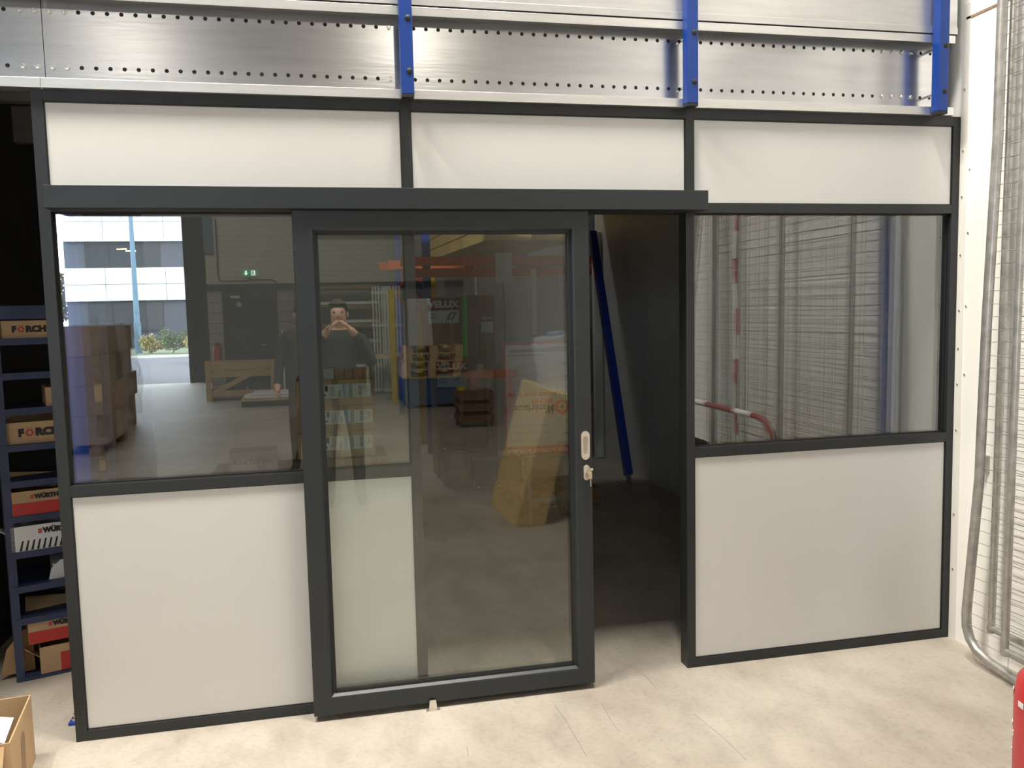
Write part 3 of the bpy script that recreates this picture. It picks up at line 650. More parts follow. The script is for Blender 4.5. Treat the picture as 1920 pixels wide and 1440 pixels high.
t = thing('grey_block', 'pale grey square block on the labelled carton', 'block', (0.992, 1.53, 1.268)); B(0, 0.066, 0, 0.07, 0, 0.068).build('block_body', M['inner'], t, bevel=0.004)
# cardboard note sheet and carton with a cut-off label
t = thing('note_sheet', 'folded white sheet with a handwritten note leaning inside the glass', 'sheet', (0.345, 2.50, 0.585))
B(0, 0.315, 0, 0.006, 0, 0.135).build('sheet', M['whitep'], t); MB().obox((0.157, 0.02, 0.147), (0.315, 0.05, 0.004), (0.5, 0, 0)).build('folded_edge', M['whitep'], t)
text_part('handwriting', 'Kox fao mn', 0.055, M['inkgrey'], t, (0.155, -0.001, 0.065))
t, w, d, h = plain_box('low_carton', 'long brown carton lying under the handwritten sheet', 'carton', 0.22, 0.84, 2.47, 2.9, 0.0, 0.583, M['card3'])
text_part('lettering', 'CAPI', 0.042, M['ink'], t, (w / 2 - .07, -0.004, h - .028), bold=0.001); B(w / 2 - .14, w / 2 - .003, -0.003, 0, h - .055, h - .003).build('label_sheet', M['paper'], t)

# stacked roof-window cartons
def velux(t, w, h, zt, s, lw, lh, band=0.10, x0=None):
    xa = -w / 2 + 0.03 if x0 is None else x0
    B(xa, xa + lw, -0.002, 0, zt - band, zt).build('red_band', M['redd'], t)
    text_part('lettering', 'VELUX', s, M['paper'], t, (xa + lw * .5, -0.003, zt - band * .5), bold=0.006 * s / .1, sx=1.12)
    B(xa, xa + lw, -0.002, 0, zt - band - lh - .01, zt - band - .01).build('label_sheet', M['paper'], t); zl = zt - band - .01 - lh
    return xa, zl
ta, w, d, h = plain_box('window_carton', 'tall brown carton with red brand band and green strap, uppermost of the pile', 'carton', 1.97, 2.49, 4.72, 5.12, 1.19, 1.775, M['card3'], 'roof window cartons')
xa, zl = velux(ta, w, h, h - 0.02, 0.088, 0.30, 0.12, 0.095)
text_part('lettering', 'GGL', 0.030, M['inkgrey'], ta, (xa + .045, -0.003, zl + .085)); text_part('lettering', '0000', 0.030, M['inkgrey'], ta, (xa + .045, -0.003, zl + .052))
MB().prism([(0.17, .03), (0.24, .03), (0.285, .105), (0.215, .105)], -.004, -.002).build('window_pictogram', M['inkgrey'], ta, (xa, 0, zl)); MB().prism([(0.20, .045), (0.225, .045), (0.25, .09), (0.228, .09)], -.005, -.004).build('pictogram_glass', M['paper'], ta, (xa, 0, zl))
for q in (.12, .165, .19, .225): B(xa + q, xa + q + .012, -.004, -.002, zl + .008, zl + .02).build('icon', M['ink'], ta)
B(w / 2 - .165, w / 2 - .11, -0.006, d + .006, -0.002, h + .004).build('green_strap', M['green'], ta)
tb, w, d, h = plain_box('window_carton', 'lower brown carton with red brand band and white label with a dark edge', 'carton', 2.05, 2.53, 4.68, 5.12, 0.0, 1.188, M['card3'], 'roof window cartons')
xa, zl = velux(tb, w, h, h - 0.03, 0.085, 0.29, 0.135, 0.11, -w / 2 + .012)
text_part('lettering', '0000', 0.034, M['inkgrey'], tb, (xa + .05, -0.003, zl + .05)); text_part('lettering', 'CK01', 0.028, M['inkgrey'], tb, (xa + .05, -0.003, zl + .09))
B(xa, xa + .29, -0.003, 0, zl - .014, zl).build('dark_edge', M['ink'], tb); MB().prism([(0.16, .06), (0.20, .06), (0.25, .12), (0.21, .12)], -.004, -.002).build('window_pictogram', M['inner'], tb, (xa, 0, zl))
tcx, w, d, h = plain_box('window_carton', 'tall plain brown carton standing behind the branded cartons', 'carton', 2.44, 2.74, 5.14, 5.24, 0.0, 1.80, M['card3'], 'roof window cartons')
td, w, d, h = plain_box('window_carton', 'slim brown carton with a small red brand band beside the tall pile', 'carton', 2.545, 2.70, 4.98, 5.13, 0.0, 1.60, M['card3'], 'roof window cartons')
velux(td, w, h, h - .01, 0.036, 0.13, 0.11, 0.052, -.06)
for (lab, x0, x1, y0, z0, z1) in (('wide black drawer case on the brown carton plinth', 2.06, 2.52, 4.50, 0.30, 0.52), ('black two-drawer case on the floor by the tan slab', 2.30, 2.74, 4.04, 0.0, 0.28)):
    t = thing('black_case', lab, 'case', (x0, y0, z0), 0, 'black cases by the carton pile'); w = x1 - x0; h = z1 - z0
    B(0, w, 0, 0.16, 0, h).build('case_body', M['black'], t, bevel=0.004); B(0.01, w * .46, -.004, 0, .01, h - .01).build('drawer_front', M['darkgrey'], t); B(w * .48, w - .01, -.004, 0, .01, h - .01).build('drawer_front', M['darkgrey'], t)
    for xx in (.03, w * .5): MB().cyl((xx, -.004, .03), (xx, -.010, .03), .008, 10).build('screw', M['galvt'], t)
plain_box('plinth_carton', 'low brown carton plinth under the black drawer case', 'carton', 2.06, 2.54, 4.36, 4.66, 0.0, 0.30, M['card3'])
# builder's notice board stood upside down on trestle legs
t = thing('notice_board', 'white site notice board with red border standing upside down', 'sign', (2.30, 2.62, 0.565), math.radians(-3))
nw, nh = 0.62, 0.835
B(0, nw, 0, 0.006, 0, nh).build('board', mat('dull_white_board', (0.50, 0.51, 0.52), 0.6, var=0.03, scale=3), t)
for a in ((0, nw, nh - .012, nh), (0, .012, 0, nh), (nw - .012, nw, 0, nh)): B(a[0], a[1], -0.001, 0, a[2], a[3]).build('red_border', M['red'], t)
B(0, nw, -0.001, 0, 0, 0.062).build('red_footer', M['red'], t)
def up(s, size, m, x, z, bold=0, sx=1.0): text_part('lettering', s, size, m, t, (x, -0.002, z), a=PI, bold=bold, align='LEFT', sx=sx)
up('CHANTIER INTERDIT AU PUBLIC', 0.036, M['paper'], nw - .03, .030, 0.0006, 1.12)
for (l1, l2, z) in (('PROPRIETAIRE', '', .081), ('PERMIS DE', 'CONSTRUIRE', .136), ('', '', .190), ('OEUVRE', '', .242), ('SUPERFICIE', 'TERRAIN', .508), ('SUPERFICIE', 'PLANCHER', .566), ('HAUTEUR', 'SOL', .630), ('NATURE DES', 'TRAVAUX', .692)):
    if l1: up(l1, 0.026, M['inkgrey'], nw - .03 - .03 * (not l2), z - (.014 if l2 else 0), .0004)
    if l2: up(l2, 0.026, M['inkgrey'], nw - .03, z + .014, .0004)
    fr = MB(); xq0, xq1 = .035, .325
    for q in ((xq0, xq1, -.024, -.0225), (xq0, xq1, .0225, .024), (xq0, xq0 + .0015, -.024, .024), (xq1 - .0015, xq1, -.024, .024)): fr.box(q[0], q[1], -0.0015, -0.0005, z + q[2], z + q[3])
    fr.build('field_box', M['inkgrey'], t)
up('Les', 0.046, M['navy'], 0.365, 0.312, 0.001); up('Matériaux', 0.076, M['navy'], 0.375, 0.347, 0.0016)
up('SIEHR', 0.050, M['red'], 0.365, 0.398, 0.001, 1.35); up('Des projets pour la vie!', 0.050, M['red'], 0.49, 0.448, 0.0006)
up('www.lesmateriaux.fr', 0.030, M['inkgrey'], 0.285, 0.742, 0.0004)
for i in range(3): B(.04 + .30 * (i == 2), nw - .04, -0.0015, -.0005, .768 + i * .012, .775 + i * .012).build('fine_print', M['inkgrey'], t)
hexr = [(0.062 * math.cos(a), 0.062 * math.sin(a)) for a in [PI / 6 + PI / 3 * i for i in range(6)]]; hexi = [(x * .55, z * .55) for x, z in hexr]
ring(hexr, hexi, -0.002, -0.0005).build('hexagon_emblem', M['red'], t, (.435, 0, .350)); MB().prism([(x * .5, z * .5) for x, z in hexi], -0.002, -.0005).build('emblem_core', M['navy'], t, (.435, 0, .350))
t = thing('trestle', 'grey metal trestle carrying the upside down notice board', 'trestle', (2.42, 2.64, 0))
for x in (0.06, 0.42): MB().bar((x, 0.0, 0.0), (x, 0.02, 0.56), 0.022, 0.022).build('leg', M['inkgrey'], t); MB().bar((x, 0.30, 0.0), (x, 0.05, 0.56), 0.022, 0.022).build('leg', M['inkgrey'], t)
B(0, 0.5, -0.02, 0.06, 0.535, 0.56).build('top_bar', M['inkgrey'], t); MB().bar((0.06, 0.02, 0.2), (0.42, 0.02, 0.2), 0.02, 0.03).build('cross_bar', M['inkgrey'], t)
pallet('wooden_pallet', 'low worn pallet beside the grey trestle', 2.55, 3.15, 0.0, 0.12, 0.7, 0.6, M['woodd'])
# back hall: orange rack with the yellow timber bundle, sheets, yellow sign
t = thing('orange_rack', 'storage rack with orange beams in the hall behind the cartons', 'rack', (1.93, 6.2, 0))
for x in (0.20, 2.27):
    for y in (0, 3.8): B(x, x + .09, y, y + .09, 0, 4.5).build('upright', M['bluecol'], t)
for z in (2.16, 2.02):
    B(-0.05, 2.5, -0.03 if z > 2.1 else -.25, 0.03 if z > 2.1 else -.2, z, z + .10).build('beam', M['orange'], t)
B(-0.05, 2.5, 1.9, 1.96, 2.22, 2.34).build('beam', M['orange'], t); B(-0.05, 2.5, 3.82, 3.88, 2.30, 2.42).build('beam', M['orange'], t)
yb = thing('timber_bundle', 'yellow bundle of stacked timber boards on the orange rack', 'timber', (2.83, 6.02, 2.43), 0.05)
for i in range(5):
    for j in range(6): B(j * .19, j * .19 + .184, (0.03 * ((i + j) % 3)), 4.4 + 0.02 * (i % 2), i * .155, i * .155 + .140).build('board', M['yellow'], yb)
t = thing('yellow_folding_sign', 'yellow sign board with a blue no-parking disc behind the cartons', 'sign', (1.98, 6.9, 0.0))
MB().prism([(0, 0), (.40, 0), (.40, 1.95), (.34, 2.13), (0.0, 2.13)], 0, .02).build('board', M['yel'], t); MB().cyl((0.10, -0.004, 1.88), (0.10, 0, 1.88), 0.20, 28).build('red_ring', M['red'], t); MB().cyl((0.10, -0.008, 1.88), (0.10, -0.004, 1.88), 0.155, 28).build('blue_disc', M['navy'], t)
MB().obox((0.10, -.010, 1.88), (.03, .003, .31), (0, -.78, 0)).build('red_bar', M['red'], t)
for lab, x, y, z0, z1, w in (('tall white panel offcut leaning in the hall behind the cartons', 2.92, 5.9, 1.95, 2.28, 0.19), ('narrow white strip panel standing behind the notice board', 3.30, 5.8, 1.35, 2.10, 0.06), ('small white card behind the tall pile of cartons', 2.26, 6.1, 1.80, 1.98, 0.10)):
    t = thing('white_offcut', lab, 'panel', (x, y, 0), 0, 'white offcuts in the back hall')
    B(0, w, 0, .015, z0, z1).build('sheet', M['whitep'], t); B(w * .4, w * .4 + .02, .015, .04, 0, z1 - .02).build('support_batten', M['woodd'], t)
struct(B(2.75, XR, 5.95 + .25, 6.35, 0, 2.15).build('wall_low_screen', M['inner']))

# ------------------------------------------------------------------ hall in front of the partition, seen in the glass
t = thing('tan_slab', 'tan insulation slab leaning on a white roll', 'slab', (2.33, -3.60, 0))
vs = [(0, 0, 0), (0.03, 0.83, 0), (0.27, 0.83, 0), (0.24, 0, 0), (0.30, 0.02, 1.06), (0.33, 0.85, 1.03), (0.52, 0.85, 0.98), (0.49, 0.02, 1.01)]
MB().add(vs, [(0, 1, 2, 3), (4, 5, 6, 7), (0, 1, 5, 4), (1, 2, 6, 5), (2, 3, 7, 6), (3, 0, 4, 7)]).build('slab_body', M['tan'], t, bevel=0.006)
B(-.002, .0, .3, .4, .3, .31).build('scuff', M['card3'], t)
t = thing('white_roll', 'white roll of sheeting with a blue core behind the tan slab', 'roll', (3.02, -3.15, 0), 0)
MB().lathe([(0.05, 0.02), (0.2, 0.0), (0.205, 0.05), (0.20, 1.42), (0.19, 1.45), (0.07, 1.45), (0.065, 1.40)], 28).build('sheeting', M['whitep'], t, rot=(0.0, -0.14, 0), smooth=True)
MB().lathe([(0.05, 1.38), (0.066, 1.38), (0.066, 1.48), (0.05, 1.48)], 20).build('blue_core', M['pale'], t, rot=(0.0, -0.14, 0), smooth=True)
# red and white barrier hoop, chain, leaning tube
t = thing('tube_barrier', 'red and white tubular hoop barrier before the mesh panels', 'barrier', (3.62, -2.45, 0))
pts = [(0, 0.1, 0), (0, 0.1, .86), (0, .13, .93), (0, .2, .955), (0, 1.25, .955), (0, 1.36, .93), (0, 1.42, .86), (0, 1.44, 0)]
MB().tube(pts, 0.019, 10).build('hoop', M['dullred'], t, smooth=True); MB().cyl((0, .1, .55), (0, 1.43, .55), 0.018, 10).build('cross_tube', M['dullred'], t, smooth=True)
for yy in (.95, .30): MB().cyl((0, yy, .955), (0, yy + .22, .955), 0.0205, 10).build('white_sleeve', M['whitep'], t, smooth=True)
t = thing('barrier_chain', 'red and white plastic chain hanging on the mesh panels', 'chain', (3.72, -1.68, 0))
z = 2.6
for i in range(26):
    MB().obox((0.0, 0.02 * math.sin(i * .6), z - i * .085), (.012, .02, .075), (0.15 * math.sin(i * .9), 0, 0)).build('link', (M['red'], M['whitep'])[i // 2 % 2], t)
t = thing('black_crate', 'low black crate on the floor before the mesh panels', 'crate', (3.25, -2.3, 0)); B(0, .3, 0, .55, 0, .02).build('crate_bottom', M['black'], t)
for a in ((0, .012, 0, .55), (.288, .3, 0, .55), (0, .3, 0, .012), (0, .3, .538, .55)): B(*a, 0.02, .72).build('side_wall', M['black'], t)
t = thing('leaning_tube', 'thin galvanised tube leaning on the white wall', 'tube', (3.88, -3.15, 0)); MB().cyl((0, .0, 0.02), (0.04, .55, 2.9), .018, 10).build('tube_body', M['galvt'], t, smooth=True); MB().lathe([(.022, 0), (.022, .03)], 12).build('rubber_foot', M['black'], t)

# wrapped pallets of cartons on the way to the loading door
def film_shell(x0, x1, y0, y1, z0, z1, seed, amp=0.05, n=14):
    rnd = random.Random(seed); m = MB(); ring_pts = []
    per = []
    for i in range(n): per.append((x0 + (x1 - x0) * i / n, y0))
    for i in range(n): per.append((x1, y0 + (y1 - y0) * i / n))
    for i in range(n): per.append((x1 - (x1 - x0) * i / n, y1))
    for i in range(n): per.append((x0, y1 - (y1 - y0) * i / n))
    rows = 9; vs = []; cx, cy = (x0 + x1) / 2, (y0 + y1) / 2
    for r in range(rows):
        z = z0 + (z1 - z0) * r / (rows - 1)
        for (x, y) in per:
            k = 1 + rnd.uniform(-amp, amp) + 0.02 * math.sin(r * 2.1)
            if r == rows - 1: k -= 0.03
            vs.append((cx + (x - cx) * k, cy + (y - cy) * k, z))
    N = len(per); fs = [(r * N + i, r * N + (i + 1) % N, (r + 1) * N + (i + 1) % N, (r + 1) * N + i) for r in range(rows - 1) for i in range(N)]
    fs.append(tuple((rows - 1) * N + i for i in range(N)))
    return m.add(vs, fs)
for lab, x0, y0, w_, d_, h_, sd in (('film-wrapped pallet of brown cartons, the nearer of two', -2.86, -8.6, 1.2, 1.3, 1.42, 3), ('film-wrapped pallet of brown cartons, the farther of two', -3.15, -10.4, 1.25, 1.3, 1.40, 5)):
    pallet('wooden_pallet', 'weathered pallet under the ' + ('nearer' if sd == 3 else 'farther') + ' film-wrapped cartons', x0, y0, 0, 0, w_, d_, M['woodd'])
    t = thing('wrapped_cartons', lab, 'cartons', (x0, y0, 0.137), 0, 'wrapped carton loads')
    rnd = random.Random(sd)
    for iz in range(4):
        for ix in range(3):
            for iy in range(3):
                cw, cdp, ch = w_ / 3, d_ / 3, h_ / 4; j = rnd.uniform(-.05, .05) if ix == 2 else rnd.uniform(-.02, .0)
                B(ix * cw + .006 + j, (ix + 1) * cw - .006 + j, iy * cdp + .006, (iy + 1) * cdp - .006, iz * ch, (iz + 1) * ch - .006).build('carton', rnd.choice((M['card3'], M['card3'], M['cardd'], M['card'])), t)
    o = film_shell(-.06, w_ + .07, -.06, d_ + .07, 0.02, h_ + .03, sd, .07).build('stretch_film', M['film'], t, smooth=True)
# crate, boards, extinguisher, exit sign, conduit by the rear wall
t = thing('slatted_crate', 'open wooden slatted crate before the dark rear door', 'crate', (-1.26, -14.25, 0))
for z0, z1 in ((0.10, 0.20), (0.46, 0.54), (0.60, 0.74)): B(0, 1.30, 0.80, 0.822, z0, z1).build('slat', M['wood'], t); B(0, 1.30, 0, 0.022, z0, z1).build('slat', M['wood'], t); B(0, .022, .022, .80, z0, z1).build('slat', M['wood'], t); B(1.278, 1.30, .022, .80, z0, z1).build('slat', M['wood'], t)
for x in (0, 1.2): B(x, x + .1, 0.822, 0.845, 0, .78).build('corner_board', M['wood'], t)
MB().bar((.1, .835, .14), (1.2, .835, .70), .09, .02, (0, 1, 0)).build('diagonal_slat', M['wood'], t); B(0, 1.3, 0, .82, .06, .10).build('floor_boards', M['woodd'], t)
for x in (0, .6, 1.16): B(x, x + .14, 0, .82, 0, .06).build('skid', M['black'], t)
for lab, x, w in (('grey sack in the slatted crate', .30, .40), ('second grey sack in the slatted crate', .76, .40)):
    q = thing('grey_sack', lab, 'sack', (-1.26 + x, -13.85, .10), 0, 'sacks in the crate'); MB().prism([(0, 0), (w, 0), (w * .98, .16), (w * .85, .22), (w * .2, .22), (w * .02, .15)], 0, .3).build('sack_body', M['darkgrey'], q, bevel=.03)
t = thing('board_stack', 'low stack of pale boards on the floor beside the slatted crate', 'boards', (-0.50, -12.6, 0))
for i, (w, o_, m) in enumerate(((1.2, 0, 'black'), (1.2, 0, 'black'), (1.25, 0, 'wood'), (1.1, .05, 'paper'), (.9, .2, 'paper'))): B(o_, o_ + w, 0, .5, i * .052, i * .052 + .045).build('board', M[m], t)
t = thing('fire_extinguisher', 'red fire extinguisher on the pale cladding beside the rear door', 'extinguisher', (-1.18, RY + .09, 0.55))
MB().lathe([(.05, 0), (.075, .02), (.078, .38), (.05, .45), (.025, .47), (.025, .50)], 18).build('cylinder', M['red'], t, smooth=True); MB().tube([(0, 0, .5), (.05, .02, .53), (.09, .02, .45), (.09, .02, .15)], .01, 6).build('hose', M['black'], t); B(-.02, .06, -.015, .015, .50, .53).build('valve_lever', M['black'], t)
B(-.02, .02, -.088, -.07, .2, .35).build('bracket', M['steel'], t)
t = thing('exit_sign', 'small green emergency exit sign above the rear door', 'sign', (-0.46, RY, 2.50))
B(-.16, .16, 0, .05, -.075, .075).build('housing', M['trim'], t); B(-.14, .14, .05, .053, -.06, .06).build('green_face', M['exitg'], t)
# seen from the hall (viewer looks along -Y): running man and downward arrow
MB().prism([(-.09, .05), (-.055, .05), (-.055, 0), (-.03, 0), (-.0725, -.05), (-.115, 0), (-.09, 0)], .053, .056).build('arrow', M['exitw'], t)
B(.03, .11, .053, .055, -.05, .05).build('doorway_symbol', M['exitw'], t); MB().prism([(.05, .04), (.08, .04), (.075, .0), (.095, -.04), (.08, -.045), (.065, -.015), (.05, -.045), (.035, -.04), (.052, .0)], .055, .058).build('running_figure', M['exitg'], t)
t = thing('cable_conduit', 'dark cable conduit running along the pale rear cladding', 'conduit', (0, RY + .035, 0))
MB().tube([(-1.08, 0, 3.6), (-1.08, 0, 2.42), (-1.05, 0, 2.36), (-.98, 0, 2.34), (-.52, 0, 2.34), (-.47, 0, 2.36), (-.46, 0, 2.42)], .012, 6).build('pipe', M['darkgrey'], t); MB().tube([(-.46, 0, 2.36), (-.05, 0, 2.36), (.05, 0, 2.32), (.07, 0, 2.2)], .012, 6).build('pipe', M['darkgrey'], t)
# translucent strip beside the opening
t = thing('vertical_light_panel', 'narrow vertical glossy panel high beside the loading door', 'panel', (-1.34, RY - .02, 2.9)); B(0, .2, 0, .03, 0, 1.2).build('panel_sheet', M['steelblue'], t); B(-.01, .21, .0, .035, -.02, 0).build('bottom_rim', M['darkgrey'], t)
# long goods rack
t = thing('long_goods_rack', 'dim rack of long metal profiles against the rear wall', 'rack', (0.42, -14.55, 0))
for x in (0, 1.55): B(x, x + .08, .55, .63, 0, 2.2).build('upright', M['woodd'], t); B(x, x + .08, 0, .08, 0, 2.2).build('upright', M['woodd'], t)
for z in (.45, .95, 1.35, 1.72, 2.12): B(0, 1.7, .6, .66, z, z + .07).build('shelf_beam', M['woodd'], t); B(0, 1.7, .04, .6, z, z + .02).build('shelf_sheet', M['woodd'], t)
gi = 0
for z in (.54, 1.04, 1.44, 1.81):
    for q in range(3):
        lab = ['lowest', 'second', 'third', 'highest'][gi // 3] + ' rack level, ' + ['long white profile in front', 'long steel profile in the middle', 'long steel profile at the back'][q]
        o = thing('metal_profile', lab, 'profile', (.46, -14.45 + .5 - q * .17, z), random.uniform(-.02, .02), 'long profiles on the rear rack'); gi += 1
        MB().box(0, 1.62, 0, .06, 0, .06).build('profile_web', M['trim'] if q == 0 else M['galvt'], o); B(0, 1.62, -.02, .08, .06, .064).build('profile_flange', M['galvt'], o)
t = thing('brown_long_box', 'long brown carton on the front of the profile rack', 'carton', (1.25, -13.74, 0.98)); B(0, .55, 0, .12, 0, .2).build('box_body', M['card2'], t); B(.2, .23, .12, .122, 0, .2).build('tape', M['card3'], t)
plx = thing('plastic_stand', 'low grey table stand carrying the long brown carton', 'stand', (1.2, -13.84, 0)); B(0, .65, 0, .32, .94, .978).build('top', M['inner'], plx)
for x in (0.02, .58):
    for y in (.02, .25): B(x, x + .05, y, y + .05, 0, .94).build('leg', M['inner'], plx)
for lab, x, y in (('white slatted grid stood on end before the rear wall', 1.95, -13.7), ('second white slatted grid stood on end before the rear wall', 2.16, -13.5)):
    t = thing('white_grid', lab, 'grid', (x, y, 0), 0, 'white slatted grids')
    for i in range(6): B(i * .06, i * .06 + .028, 0, .03, .05, 2.15).build('slat', M['paper'], t)
    for z in (.05, .7, 1.35, 2.0): B(-.02, .36, -.02, 0, z, z + .05).build('batten', M['paper'], t)
t = thing('yellow_upright', 'yellow painted steel upright by the white grids', 'post', (2.16, -12.12, 0)); B(0, .1, 0, .1, .01, 2.05).build('post_shaft', M['yel'], t); B(-.05, .15, -.05, .15, 0, .01).build('foot_plate', M['yel'], t)
# blue bins with pallets and a wrapped load
BL = ['nearest large blue bin under the stacked pallets', 'middle large blue bin of the row', 'farthest large blue bin of the row']
for i, y in enumerate((-11.8, -13.1, -14.4)):
    t = thing('blue_bin', BL[i], 'bin', (2.33, y, 0), 0, 'large blue bins')
    for a in ((0, .9, .87, .9), (0, .9, 0, .03), (0, .03, .03, .87), (.87, .9, .03, .87)): B(*a, .05, .5).build('wall', M['bluebin'], t)
    B(.03, .87, .03, .87, .05, .08).build('bottom', M['bluebin'], t); B(-.02, .92, -.02, .92, .47, .5).build('rim', M['bluebin'], t)
    for x in (0, .4, .8): B(x, x + .1, 0, .9, 0, .05).build('skid', M['bluebin'], t)
PL = ['lowest pallet on the nearest blue bin', 'second pallet on the nearest blue bin', 'third pallet on the nearest blue bin', 'top pallet on the nearest blue bin']
for i in range(4): pallet('wooden_pallet', PL[i], 2.26 + .02 * i, -11.75, .502 + i * .137, .02 * (i % 2), 1.0, .8, M['woodp'], 'pallets on the blue bins')
t = thing('plywood_sheet', 'long plywood sheet jutting out over the middle blue bin', 'plywood', (1.85, -13.0, .80)); B(0, 1.3, 0, .8, 0, .03).build('sheet', M['woodp'], t); B(0.45, .55, .05, .75, -.298, 0).build('bearer', M['wood'], t); B(1.1, 1.2, .05, .75, -.298, 0).build('bearer', M['wood'], t)
t = thing('wrapped_load', 'upright carton wrapped in shiny film on the stacked pallets', 'carton', (2.42, -11.6, 1.055)); B(0, .34, 0, .5, 0, .78).build('box_body', M['card3'], t); film_shell(-.03, .37, -.03, .53, -.0, .80, 11, .06, 8).build('shiny_film', M['silver'], t, smooth=True)
t = thing('orange_barrier', 'orange rail barrier beyond the blue bins', 'barrier', (3.1, -9.6, 0)); B(0, .84, 0, .04, .58, .70).build('rail', M['orange'], t); B(.1, .16, 0, .04, 0, .58).build('leg', M['orange'], t); B(.7, .76, 0, .04, 0, .58).build('leg', M['orange'], t); B(.05, .21, -.2, .24, 0, .03).build('foot', M['orange'], t); B(.65, .81, -.2, .24, 0, .03).build('foot', M['orange'], t)
t = thing('clear_bag', 'crumpled clear plastic bag on a small open crate', 'bag', (2.98, -8.6, .52)); film_shell(0, .3, 0, .3, 0, .26, 21, .2, 5).build('bag_film', M['film'], t, smooth=True); MB().cyl((.15, .15, .24), (.17, .15, .36), .03, 8, .06).build('tied_neck', M['film'], t)
t = thing('small_crate', 'small slatted wooden crate with a roll of tape', 'crate', (2.8, -8.75, 0))
for z in (.08, .24, .40): B(0, .5, .48, .5, z, z + .09).build('slat', M['cardd'], t); B(0, .5, 0, .02, z, z + .09).build('slat', M['cardd'], t); B(0, .02, .02, .48, z, z + .09).build('slat', M['cardd'], t); B(.48, .5, .02, .48, z, z + .09).build('slat', M['cardd'], t)
for x in (.02, .44):
    for y in (.02, .44): B(x, x + .04, y, y + .04, 0, .5).build('corner_post', M['cardd'], t)
B(.02, .48, .02, .48, .49, .515).build('lid_board', M['cardd'], t)
t = thing('tape_roll', 'yellow roll of tape on the small crate', 'tape', (2.87, -8.45, .516)); MB().lathe([(.04, 0), (.07, 0), (.07, .05), (.04, .05)], 20).build('tape_ring', M['yel'], t, smooth=True); MB().lathe([(.036, 0), (.04, 0), (.04, .05), (.036, .05)], 20).build('core', M['card'], t, smooth=True)
t = thing('grey_cabinet', 'dark grey cabinet beside the board stack', 'cabinet', (0.22, -13.75, 0)); B(0, .4, 0, .5, 0, 1.05).build('cabinet_body', M['darkgrey'], t); B(.01, .39, .5, .51, .03, 1.02).build('cabinet_door', M['darkgrey'], t); B(.33, .35, .51, .53, .5, .62).build('handle', M['steel'], t); B(-.03, 0, .45, .5, 0, 1.35).build('edge_post', M['trim'], t)

# ------------------------------------------------------------------ outdoors beyond the loading door
struct(B(-60, 30, -80, YB - .2, -0.25, -0.02).build('ground', M['asphalt']))
tag(B(-40, 15, -33.2, -32.8, -0.02, 0.06).build('kerb_stone', M['kerb']), 'pale kerb along the far side of the road', 'kerb')
struct(B(-40, 15, -42, -33.2, -.02, .03).build('ground_verge', M['grassg']))
bd = thing('office_building', 'white banded office building across the road', 'building', (-12.2, -45, 0))
BW = 16.0
B(0, BW, -8, -.15, 0, 9).build('core_wall', M['darkclad'], bd)
def facade_row(z0, z1, nz):
    xs = [0, 2.0, 5.0, 8.0, 11.0, 14.0, BW]
    for i in range(len(xs) - 1):
        for k_ in range(nz):
            a, b2 = z0 + (z1 - z0) * k_ / nz, z0 + (z1 - z0) * (k_ + 1) / nz
            B(xs[i] + .012, xs[i + 1] - .012, -.15, .25, a + .012, b2 - .012).build('cladding_panel', M['clad'], bd)
facade_row(2.50, 4.25, 2); facade_row(5.62, 7.7, 2)
for z0, z1 in ((4.25, 5.62), (0.0, 2.5)):
    B(0, BW, -.14, 0, z0, z1).build('dark_band', M['darkclad'], bd)
    zz = z0 if z0 > 1 else .75
    wn = B(1.0, 4.75, -.13, .03, zz + .06, z1 - .05).build('window', M['darkgrey'], bd)
    for x0, x1 in ((1.05, 1.22), (1.28, 2.2), (2.25, 3.4), (3.45, 4.7)): B(x0, x1, .03, .05, zz + .1, z1 - .1).build('pane', M['bglass'], wn)
    if z0 > 1:
        for x0, zq in ((2.6, z1 - .42), (3.05, z1 - .52)): B(x0, x0 + .5, .05, .07, zq, zq + .06).build('lit_ceiling_lamp', emit('office_lamp', (1, .85, .5), 10), wn)
t = thing('street_lamp', 'tall blue-grey street lamp column by the road', 'street lamp', (-7.1, -36.5, 0)); MB().cyl((0, 0, 0), (0, 0, 9.5), .13, 14, .06).build('pole', M['steelblue'], t, smooth=True); MB().cyl((0, 0, 0), (0, 0, 1.4), .15, 14).build('pole_base', M['steelblue'], t, smooth=True); MB().bar((0, 0, 9.4), (0, 1.2, 9.7), .1, .06).build('arm', M['steelblue'], t); B(-.12, .12, 1.0, 1.6, 9.62, 9.74).build('lamp_head', M['steelblue'], t)
t = thing('wire_fence', 'thin dark wire fence along the far verge', 'fence', (-20, -34.0, 0))
for i in range(9): B(i * 3.2, i * 3.2 + .07, 0, .07, 0, 1.9).build('post', M['darkgrey'], t)
for z in (.3, .8, 1.3, 1.8): B(0, 25.7, .03, .04, z, z + .012).build('wire', M['darkgrey'], t)
def foliage(cx, cy, cz, rx, ry, rz_, n, size, seed):
    rnd = random.Random(seed); m = MB()
    for i in range(n):
        while True:
            p = [rnd.uniform(-1, 1) for _ in range(3)]
            if sum(a * a for a in p) < 1: break
        c = Vector((cx + p[0] * rx, cy + p[1] * ry, cz + p[2] * rz_)); a = Vector([rnd.uniform(-1, 1) for _ in range(3)]).normalized(); b = a.orthogonal().normalized(); s = size * rnd.uniform(.6, 1.3)
        m.add([c - a * s, c - b * s * .5, c + a * s, c + b * s * .5], [(0, 1, 2, 3)])
    return m
BU = ['loose green bush on the verge behind the street lamp', 'low yellowish bush on the verge beside the street lamp', 'sparse green bush on the verge between the street lamp and the van', 'low green bush on the verge nearest the van']
